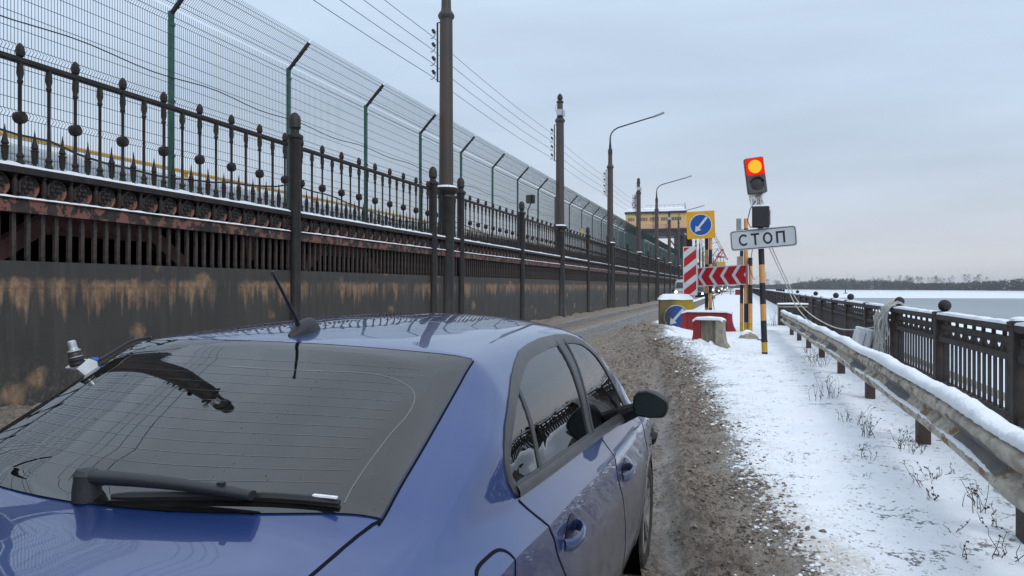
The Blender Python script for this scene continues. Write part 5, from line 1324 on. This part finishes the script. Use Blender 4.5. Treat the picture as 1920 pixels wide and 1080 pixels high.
ws_lo, ws_hi = T((0,3.50),(.4,3.44),(.72,3.28)), T((0,2.84),(.4,2.80),(.62,2.72))
def hole(u, v, z):
    if z > .98 and any(inside((u,z), inset(w_,.004)) for w_ in wins) : return True
    if z > 1.07 and v < .555 and ub(v)+.03 < u < ut(v)-.03: return True
    if 2.6 < u < 3.56 and z > .97 and v < float(v8(u))-.045 and float(ws_hi(v))+.02 < u < float(ws_lo(v))-.02: return True
    for uc, r, zz in WA:
        if v > .55 and z < .7 and (u-uc)**2+(z-zz)**2 < r*r: return True
    return False
def shell(off, cut=True):
    b = MB(); vs = []; flags = []
    for i, u in enumerate(us):
        s = secs[i]
        for j in range(K):
            v, z = s[j]
            if off:
                a, c = s[max(j-1,0)], s[min(j+1,K-1)]; d = Vector((c[0]-a[0], c[1]-a[1])); n = Vector((d.y,-d.x)); n = n.normalized() if n.length>1e-9 else Vector((0,1))
                v, z = max(0,v-n.x*off), z-n.y*off
            vs.append((v,u,z)); flags.append(hole(u,s[j][0],s[j][1]))
    fs = []
    for i in range(len(us)-1):
        for j in range(K-1):
            q = (i*K+j,(i+1)*K+j,(i+1)*K+j+1,i*K+j+1)
            if cut and any(flags[k] for k in q): continue
            fs.append(q)
    n = len(vs); b.v = vs+[(-x,y,z) for x,y,z in vs]; b.f = [q[::-1] for q in fs]+[tuple(k+n for k in q) for q in fs]
    b.m = [0]*len(b.f); return b
body = shell(0.)
for i in (0, len(us)-1):                                     # close the nose and tail
    s = secs[i]; ring = [(v,us[i],z) for v,z in s]+[(-v,us[i],z) for v,z in s[::-1][1:]]; body.add(ring, [tuple(range(len(ring)))])
me = body.mesh('body','paint',0)
import bmesh
bm = bmesh.new(); bm.from_mesh(me); bmesh.ops.remove_doubles(bm, verts=bm.verts, dist=1e-5); bm.normal_update()
bmesh.ops.recalc_face_normals(bm, faces=bm.faces); bm.to_mesh(me); bm.free()
me.polygons.foreach_set('use_smooth',[True]*len(me.polygons)); me.set_sharp_from_angle(angle=R(30)); me.update()
link('body', me, car)
il = shell(.045); part('cabin_lining', il, 'interior', car, smooth=40)
fl = MB(); fl.box(-.72,.72,.4,4.3,.2,.26); fl.box(-.68,.68,3.15,3.5,.26,.93); part('cabin_floor', fl, 'interior', car, smooth=0)
# glazing
def poly_patch(poly, off, sg, name, mt, parent, rings=6, step=.03, label=None):
    p = resample(poly, step); cx, cy = sum(q[0] for q in p)/len(p), sum(q[1] for q in p)/len(p); b = MB(); vs = [P_side(cx,cy,off,sg)]; n = len(p); fs = []
    for r in range(1,rings+1):
        k = r/rings; vs += [P_side(cx+(q[0]-cx)*k, cy+(q[1]-cy)*k, off, sg) for q in p]
    for i in range(n):
        j = (i+1)%n; fs.append((0,1+i,1+j) if sg>0 else (0,1+j,1+i))
        for r in range(rings-1):
            q = (1+r*n+i,1+(r+1)*n+i,1+(r+1)*n+j,1+r*n+j); fs.append(q if sg>0 else q[::-1])
    b.add(vs, fs); o = part(name, b, mt, parent, smooth=60)
    if label: o['label'] = label
    return o
def ribbon(path, wd, off, sg, closed=False, fn=P_side, b=None, thick=0):
    """a strip of width wd centred on a (u,z) path, wrapped on the body surface"""
    b = b or MB(); n = len(path); L_, R_ = [], []
    for i in range(n):
        a, c = path[i-1] if (i or closed) else path[0], path[(i+1)%n] if (i<n-1 or closed) else path[-1]
        d = Vector((c[0]-a[0],c[1]-a[1])); d.normalize(); nn = (-d.y*wd/2, d.x*wd/2); p = path[i]
        A, B_ = (p[0]+nn[0],p[1]+nn[1]), (p[0]-nn[0],p[1]-nn[1])
        if fn is P_side: L_.append([fn(A[0],A[1],0,sg),fn(A[0],A[1],off,sg),fn(p[0],p[1],off+thick,sg),fn(B_[0],B_[1],off,sg),fn(B_[0],B_[1],0,sg)])
        else: L_.append([fn(A[0],A[1],0),fn(A[0],A[1],off),fn(p[0],p[1],off+thick),fn(B_[0],B_[1],off),fn(B_[0],B_[1],0)])
    if closed: L_.append(L_[0])
    b.sheet(L_); return b
for sg in (1,-1):
    for nm, w_, mt, lb in (('quarter_window',QTR,'glass_side',None),('rear_door_window',RWIN,'glass_side',None),('front_door_window',FWIN,'glass_front','clear greenish front window')):
        poly_patch(w_, .001, sg, nm, mt, car, label=lb)
    # dark frame: a filled ring between the outline of the opening and each pane
    fr = MB(); o_in = inset(DLO,.018); ribbon(resample(o_in,.03), .036, .004, sg, True, b=fr, thick=.003)
    ribbon(resample([(1.357,1.064),(1.383,1.175),(1.412,1.305)],.03,False), .030, .004, sg, b=fr, thick=.003)
    ribbon(resample([(2.102,1.018),(2.165,1.2),(2.243,1.378)],.03,False), .086, .003, sg, b=fr, thick=.001)
    ribbon(resample([(2.070,1.021),(2.120,1.2),(2.176,1.380)],.03,False), .020, .006, sg, b=fr, thick=.003)
    ribbon(resample([(2.138,1.018),(2.216,1.2),(2.316,1.380)],.03,False), .016, .006, sg, b=fr, thick=.003)
    ribbon(resample([(2.84,.988),(2.94,1.02),(2.858,1.135),(2.77,1.22),(2.68,1.293),(2.59,1.343),(2.47,1.372),(2.30,1.382)],.03,False), .030, .005, sg, b=fr, thick=.002)
    part('window_frame', fr, 'trim', car, smooth=30)
    st_ = MB(); ribbon(resample([(1.110,1.062),(1.6,1.041),(2.243,1.011),(2.92,.979)],.04,False), .030, .010, sg, b=st_, thick=.004); part('belt_strip', st_, 'trim', car, smooth=30)
    # gaps of doors and flap
    sm = MB()
    ribbon(resample([(1.112,1.042),(1.155,.995),(1.202,.953),(1.26,.90),(1.33,.82),(1.40,.745),(1.46,.62),(1.50,.45),(1.55,.30)],.02,False), .007, .0015, sg, b=sm)
    ribbon(resample([(2.248,.99),(2.262,.95),(2.279,.914),(2.38,.80),(2.50,.68),(2.60,.55),(2.66,.44),(2.70,.30)],.02,False), .006, .0015, sg, b=sm)
    ribbon(resample([(3.18,.93),(3.196,.89),(3.30,.82),(3.42,.73),(3.40,.70)],.02,False), .006, .0015, sg, b=sm)
    ribbon(resample([(1.52,.30),(2.4,.285),(3.2,.28)],.05,False), .008, .0015, sg, b=sm)
    part('door_gap', sm, 'seam', car, smooth=0)
    if sg > 0:
        fp = MB(); ribbon([(.79+.108*math.copysign(abs(math.cos(a))**.55,math.cos(a)), .935+.066*math.copysign(abs(math.sin(a))**.55,math.sin(a))) for a in np.linspace(0,2*math.pi,60,endpoint=False)], .006, .0015, sg, True, b=fp); part('fuel_flap_gap', fp, 'seam', car, smooth=0)
# rear window, its black border and heater lines
def rg_pt(a, c, off):            # a across -1..1, c from bottom 0 to top 1
    v0 = .607*a; v1 = .586*a; v = v0+(v1-v0)*c; u = ub(v)+(ut(v)-ub(v))*c; return P_top(u, v, off)
def rg_sheet(a0, a1, c0, c1, off, na=40, nc=26):
    return [[rg_pt(a0+(a1-a0)*j/na, c0+(c1-c0)*i/nc, off) for j in range(na+1)] for i in range(nc+1)]
b = MB(); b.sheet(rg_sheet(-.90,.90,.085,.93,.004)); part('rear_window', b, 'glass_rear', car, smooth=60)
b = MB()
for a0,a1,c0,c1,na,nc in ((-1,1,0,.085,40,3),(-1,1,.93,1,40,3),(-1,-.90,.085,.93,4,26),(.90,1,.085,.93,4,26)): b.sheet(rg_sheet(a0,a1,c0,c1,.004,na,nc))
part('rear_window_border', b, 'frit', car, smooth=60)
b = MB()
for i in range(13):
    c = .14+.058*i; hw = .0021
    b.sheet([[rg_pt(-.82+1.64*j/30, c+k*hw, .0046) for j in range(31)] for k in (-.5,.5)])
M['heater'] = pm('heater_line', (.075,.08,.083), .02); M['heater'].node_tree.nodes['Principled BSDF'].inputs['IOR'].default_value = 2.0; part('heater_line', b, 'heater', car, smooth=0)
b = MB(); ribbon([(q.x,q.y) for q in smooth_pts([(u,v,0) for u,v in ((1.0,-.05),(1.0,.07),(1.01,.20),(1.04,.37),(1.035,.46),(1.0,.515),(.93,.53),(.85,.523),(.76,.52),(.66,.52),(.62,.525))],4)], .0032, .0047, 1, fn=P_top, b=b); part('wiped_edge', b, 'heater', car, smooth=0)
b = MB(); ed = [rg_pt(-1,c,.001) for c in np.linspace(0,1,20)]; 
for s_ in (-1,1): b.tube([rg_pt(s_*1.008,c,.001) for c in np.linspace(-.03,1.0,24)], .0032, 5)
b.tube([rg_pt(a,1.006,.0015) for a in np.linspace(-1,1,30)], .003, 5)
part('rear_window_gap', b, 'seam', car)
for s_ in (-1,1):
    b = MB(); ribbon([(u, s_*v) for u, v in ((.622,.612),(.60,.602),(.555,.592),(.51,.586),(.45,.583),(.39,.582),(.25,.58),(.12,.58))], .007, .0015, 1, fn=P_top, b=b); part('tailgate_gap', b, 'seam', car, smooth=0)
# windscreen
b = MB(); rows = []
for i in range(20):
    rows.append([])
    for j in range(31):
        a = -1+2*j/30; c = i/19; vh, vl = .60, .735; v = a*(vl+(vh-vl)*c); av = abs(v)
        u = float(ws_lo(min(av,.72)))+(float(ws_hi(min(av,.62)))-float(ws_lo(min(av,.72))))*c; lim = float(v8(u))-.02; v = max(-lim,min(lim,v)); rows[-1].append(P_top(u,v,.003))
b.sheet(rows, 0, True); part('windscreen', b, 'glass_clear', car, smooth=60)
# seats
def seat_part(x, y, wd, back=True):
    b = MB(); b.bbox(x,y,.42,wd,.50,.20,.06); m = Matrix.Translation((x,y-.22,.50))@Matrix.Rotation(R(14),4,'X'); q = MB(); q.bbox(0,0,.30,wd*.92,.13,.62,.05); b.join(q.xf(m)); return b, m
for x in (-.37,.37):
    b, m = seat_part(x,2.25,.50); q = MB(); q.bbox(0,0,.72,.26,.10,.17,.04); q.tube([(-.06,0,.58),(-.06,0,.66)],.008,6); q.tube([(.06,0,.58),(.06,0,.66)],.008,6); b.join(q.xf(m)); part('front_seat', b, 'seat', car)
b, m = seat_part(0,1.40,1.22)
for x in (-.42,.42): q = MB(); q.bbox(x,0,.66,.26,.09,.12,.04); b.join(q.xf(m))
part('rear_bench', b, 'seat', car)
b = MB(); b.bbox(0,3.28,.86,1.3,.45,.20,.06); part('dashboard', b, 'interior', car)
b = MB(); b.lathe([(.165,-.012),(.185,0),(.165,.012)],24,(0,0,0),'y'); 
part('steering_wheel', b.xf(Matrix.Translation((-.37,2.93,.88))@Matrix.Rotation(R(-25),4,'X')), 'interior', car)
b = MB(); b.bbox(0,.95,.985,1.08,.42,.02,.008); part('parcel_shelf', b, 'interior', car)
# door mirrors
for sg in (1,-1):
    b = MB(); outl = [(.862,1.015),(.852,1.06),(.855,1.10),(.875,1.125),(.915,1.132),(.96,1.120),(.995,1.100),(1.012,1.082),(1.014,1.05),(1.004,1.022),(.99,1.010),(.93,1.005)]
    cxm = .93; czm = 1.065; rows = []
    for yy, k in ((2.70,.90),(2.705,.97),(2.72,1.),(2.76,.99),(2.80,.93),(2.83,.80),(2.85,.55),(2.857,.2)):
        rows.append([(sg*(cxm+(p[0]-cxm)*k), yy-.25*(p[0]-cxm)*0+.10*(p[0]-cxm), czm+(p[1]-czm)*k) for p in outl+[outl[0]]])
    b.sheet(rows, 0, sg<0); mh = part('mirror_housing', b, 'paint' if False else 'black_soft', car, smooth=50)
    g = MB(); ring = [(sg*(cxm+(p[0]-cxm)*.88), 2.703+.10*(p[0]-cxm), czm+(p[1]-czm)*.86) for p in outl]; g.add(ring, [tuple(range(len(ring))) if sg<0 else tuple(range(len(ring)-1,-1,-1))]); part('mirror_glass', g, 'mirror', mh, smooth=0)
    rm = MB(); k = .94; o1 = [(sg*(cxm+(p[0]-cxm)*.91), 2.699+.10*(p[0]-cxm), czm+(p[1]-czm)*.90) for p in outl]; o2 = [(sg*(cxm+(p[0]-cxm)*.97), 2.702+.10*(p[0]-cxm), czm+(p[1]-czm)*.97) for p in outl]; o3=[(q[0],q[1]+.01,q[2]) for q in o1]
    rm.sheet([[*o3,o3[0]],[*o1,o1[0]],[*o2,o2[0]]],0,sg<0); part('mirror_rim', rm, 'black', mh)
    a = MB(); a.tube([(sg*.785,2.80,.995),(sg*.82,2.79,1.012),(sg*.87,2.76,1.035)],[.045,.04,.032],10); part('mirror_arm', a, 'black', mh)
    s_ = MB(); vs = [P_side(u,z,.007,sg) for u,z in ((2.84,.975),(3.03,.968),(2.965,1.07),(2.945,1.03),(2.90,1.0))]; s_.add(vs,[(0,1,2,3,4)] if sg>0 else [(4,3,2,1,0)]); part('mirror_sail', s_, 'black', car, smooth=0)
# door handles
for sg in (1,-1):
    for u0, z0 in ((1.463,.852),(2.554,.790)):
        cup = MB(); n = 20; c0 = P_side(u0,z0,-.0,sg); vs = [P_side(u0,z0,.002,sg)]+[P_side(u0+.060*math.cos(2*math.pi*i/n), z0+.010+.050*math.sin(2*math.pi*i/n), .002, sg) for i in range(n)]
        cup.add(vs, [(0,1+i,1+(i+1)%n) if sg>0 else (0,1+(i+1)%n,1+i) for i in range(n)])
        M.setdefault('cup', pm('recess_shade', (.008,.012,.05), .4, .2))  # flat dark-blue disc, painted for the shade inside the hand recess
        pts = [P_side(u0-.095,z0-.004,.004,sg),P_side(u0-.085,z0-.004,.022,sg),P_side(u0-.05,z0-.003,.034,sg),P_side(u0,z0-.002,.038,sg),P_side(u0+.05,z0-.001,.034,sg),P_side(u0+.085,z0,.020,sg),P_side(u0+.095,z0,.004,sg)]
        hb = MB()
        rows = []
        for p in pts: rows.append([(p[0]+sg*.009*math.cos(a), p[1], p[2]+.019*math.sin(a)) for a in np.linspace(0,2*math.pi,11)])
        hb.sheet(rows, 0, sg<0); ho = part('door_handle', hb, 'paint', car, smooth=50); part('recess_shade', cup, 'cup', ho, smooth=0)
# wheels
def wheel(u, sg, name='wheel'):
    b = MB(); x = sg*.735
    ty = [(.215,-.09),(.285,-.095),(.302,-.075),(.305,-.03),(.305,.03),(.302,.075),(.285,.095),(.25,.10),(.215,.09)]
    b.lathe([(r,sg*w_) for r,w_ in ty], 40, (x,u,.302), 'x', cap=False)
    o = part(name, b, 'rubber', car)
    q = MB(); q.lathe([(.218,sg*.088),(.205,sg*.083),(.20,sg*.05),(.19,sg*.0)],36,(x,u,.302),'x',cap=False); q.lathe([(.002,sg*.078),(.04,sg*.078),(.055,sg*.06),(.05,sg*.02)],16,(x,u,.302),'x',cap=False)
    for i in range(5):
        for dd in (-.15,.15):
            a = i*2*math.pi/5+.35; p0 = (x+sg*.062, u+.04*math.cos(a), .302+.04*math.sin(a)); p1 = (x+sg*.074, u+.205*math.cos(a+dd), .302+.205*math.sin(a+dd)); q.bar(p0,p1,.030,.022)
    M.setdefault('rim', pm('dirty_alloy', (.28,.275,.27), .45, .4, (.16,.145,.13), 12)); part('rim', q, 'rim', o)
    d = MB(); d.lathe([(.002,0),(.13,0),(.13,-sg*.02)],24,(x+sg*.02,u,.302),'x'); part('brake_disc', d, 'trim', o)
    wl = MB(); wl.lathe([(.345,sg*.09),(.35,-sg*.15),(.002,-sg*.152)],30,(x,u,.31),'x',cap=False); part('wheel_well', wl, 'void', car)
    lip = MB(); n = 40; rows = []
    for i in range(n+1):
        a = -.25+(math.pi+.5)*i/n; rr = []
        for k, of in ((.335,-.03),(.340,.004),(.365,.006),(.392,.0015)):
            uu, zz = u+k*math.cos(a), .30+k*math.sin(a); zz = max(zz,.19); rr.append(P_side(uu,zz,of,sg))
        rows.append(rr)
    lip.sheet(rows, 0, sg<0); part('wheel_arch', lip, 'paint', car, smooth=50)
for u in (1.01,3.61):
    for sg in (1,-1): wheel(u, sg)
# roof antenna
b = MB(); rows = []
for i in range(13):
    t_ = i/12; u = 1.225+.165*t_; w_ = .031*math.sin(math.pi*min(1,.12+.88*(1-t_)))**.6*(1-.55*t_)+.003; hh = .042*math.sin(math.pi*(1-t_)**.75*.93+.15)+.004 if t_ < 1 else .003
    z0 = top_z(u,0)-.002; rows.append([(w_*math.cos(a),u,z0+max(.004,hh)*math.sin(a)**.8) for a in np.linspace(0,math.pi,13)])
b.sheet(rows, 0, True); b.add(rows[0],[tuple(range(13))]); an = part('roof_antenna', b, 'black_soft', car, smooth=50)
bz = top_z(1.27,0)+.030
b = MB(); b.tube([(0,1.275,bz-.01),(0,1.262,bz+.018),(0,1.135,bz+.155)],[.0085,.0065,.0042],8); b.lathe([(.006,-.004),(.006,.006),(.001,.009)],8,(0,1.133,bz+.156)); part('antenna_whip', b, 'black', an)
# rear wiper
wb = Vector(P_top(.520,-.050,.0)); 
b = MB(); b.lathe([(.030,-.004),(.030,.018),(.027,.044),(.028,.054),(.020,.064),(.004,.067)],16,tuple(wb)); wp = part('wiper', b, 'black_soft', car)
p0 = wb+Vector((0,0,.052)); p1 = Vector(P_top(.560,.350,.036))
b = MB(); rows = []
for i in range(15):
    t_ = i/14; p = p0.lerp(p1,t_)+Vector((0,0,.006*math.sin(math.pi*t_))); w_ = .021-.006*t_; h_ = .021-.008*t_
    rows.append([(p.x, p.y+w_*math.cos(a), p.z+h_*math.sin(a)*(.55 if math.sin(a)>0 else 1)) for a in np.linspace(0,2*math.pi,13)])
b.sheet(rows, 0, False); b.add(rows[-1],[tuple(range(13))]); b.add(rows[0],[tuple(range(13))]); b.obox(p0.lerp(p1,.82)+Vector((0,0,.012)),(.014,.012,.012)); part('wiper_arm', b, 'black_soft', wp, smooth=60)
b = MB(); q0 = Vector(P_top(.643,-.02,.010)); n_ = 12; pts = [Vector(P_top(.522+.088*i/n_, .02+.50*i/n_, .012)) for i in range(n_+1)]; b.tube(pts, [.006]+[.010]*(n_-1)+[.007], 6); b.tube([q+Vector((0,-.002,-.008)) for q in pts], .004, 4); part('wiper_blade', b, 'black', wp)
b = MB(); b.obox(Vector(P_top(.605,.490,.024)), (.055,.009,.004)); part('blade_frost', b, 'snow', wp)
# antenna mount clamped at the left edge of the tailgate
mb_ = Vector((-.606,1.065,top_z(1.065,.600)))
b = MB(); b.ext([mb_+Vector(q)*.62 for q in ((-.030,-.028,.012),(.030,-.030,-.022),(.040,.035,-.014),(.005,.062,.040),(-.030,.045,.056))], (.005,-.009,.011)); b.ext([mb_+Vector(q) for q in ((-.018,-.019,.014),(-.018,.028,.038),(-.066,.028,.038),(-.066,-.019,.014))], (0,0,.004))
an2 = part('antenna_bracket', b, 'steel_light', car, smooth=0)
c = mb_+Vector((-.044,.004,.034)); mm = Matrix.Translation(c)@Matrix.Rotation(R(-14),4,'Y')@Matrix.Rotation(R(6),4,'X')@Matrix.Scale(.66,4)
b = MB(); b.lathe([(.035,-.012),(.035,.0),(.030,.004),(.034,.008),(.034,.016),(.029,.02),(.032,.024),(.029,.042),(.027,.046),(.028,.050)],18); part('antenna_base', b.xf(mm), 'black_soft', an2)
b = MB(); b.lathe([(.030,.0505),(.030,.056),(.021,.060),(.019,.075),(.020,.080),(.019,.098),(.014,.104),(.004,.105)],16); b.lathe([(.031,.022),(.0325,.0225),(.0325,.026),(.031,.0265)],18); part('antenna_socket', b.xf(mm), 'steel_light', an2)
b = MB(); cp = mb_+Vector((-.018,.031,.038)); b.tube(smooth_pts([cp+Vector((.012,.02,.0)),cp+Vector((.0,.08,.015)),cp+Vector((-.01,.17,.045)),cp+Vector((.0,.24,.055)),Vector((-.59,1.32,top_z(1.32,.575)+.004))]), .0045, 6); part('antenna_cable', b, 'black', an2)
b = MB(); b.tube([cp,cp+Vector((.010,.018,0))],.009,8); part('cable_boot', b, 'blue', an2)

# ------------------------------------------------------------------ light winter haze over the lake
hm = bpy.data.materials.new('winter_haze'); hm.use_nodes = True; hn = hm.node_tree; hn.nodes.clear()
ho = N(hn,'ShaderNodeOutputMaterial'); hv = N(hn,'ShaderNodeVolumePrincipled'); hv.inputs['Color'].default_value = (.90,.93,.97,1); hv.inputs['Density'].default_value = .00015; hv.inputs['Anisotropy'].default_value = .2
lnk(hn, hv.outputs[0], ho.inputs['Volume'])
b = MB(); b.box(-1500, 4500, -500, 6500, WZ-2, 60); hz = link('haze', b.mesh('haze', [hm], 0)); hz['kind'] = 'stuff'; hz['label'] = 'thin winter haze over the lake and far shore'
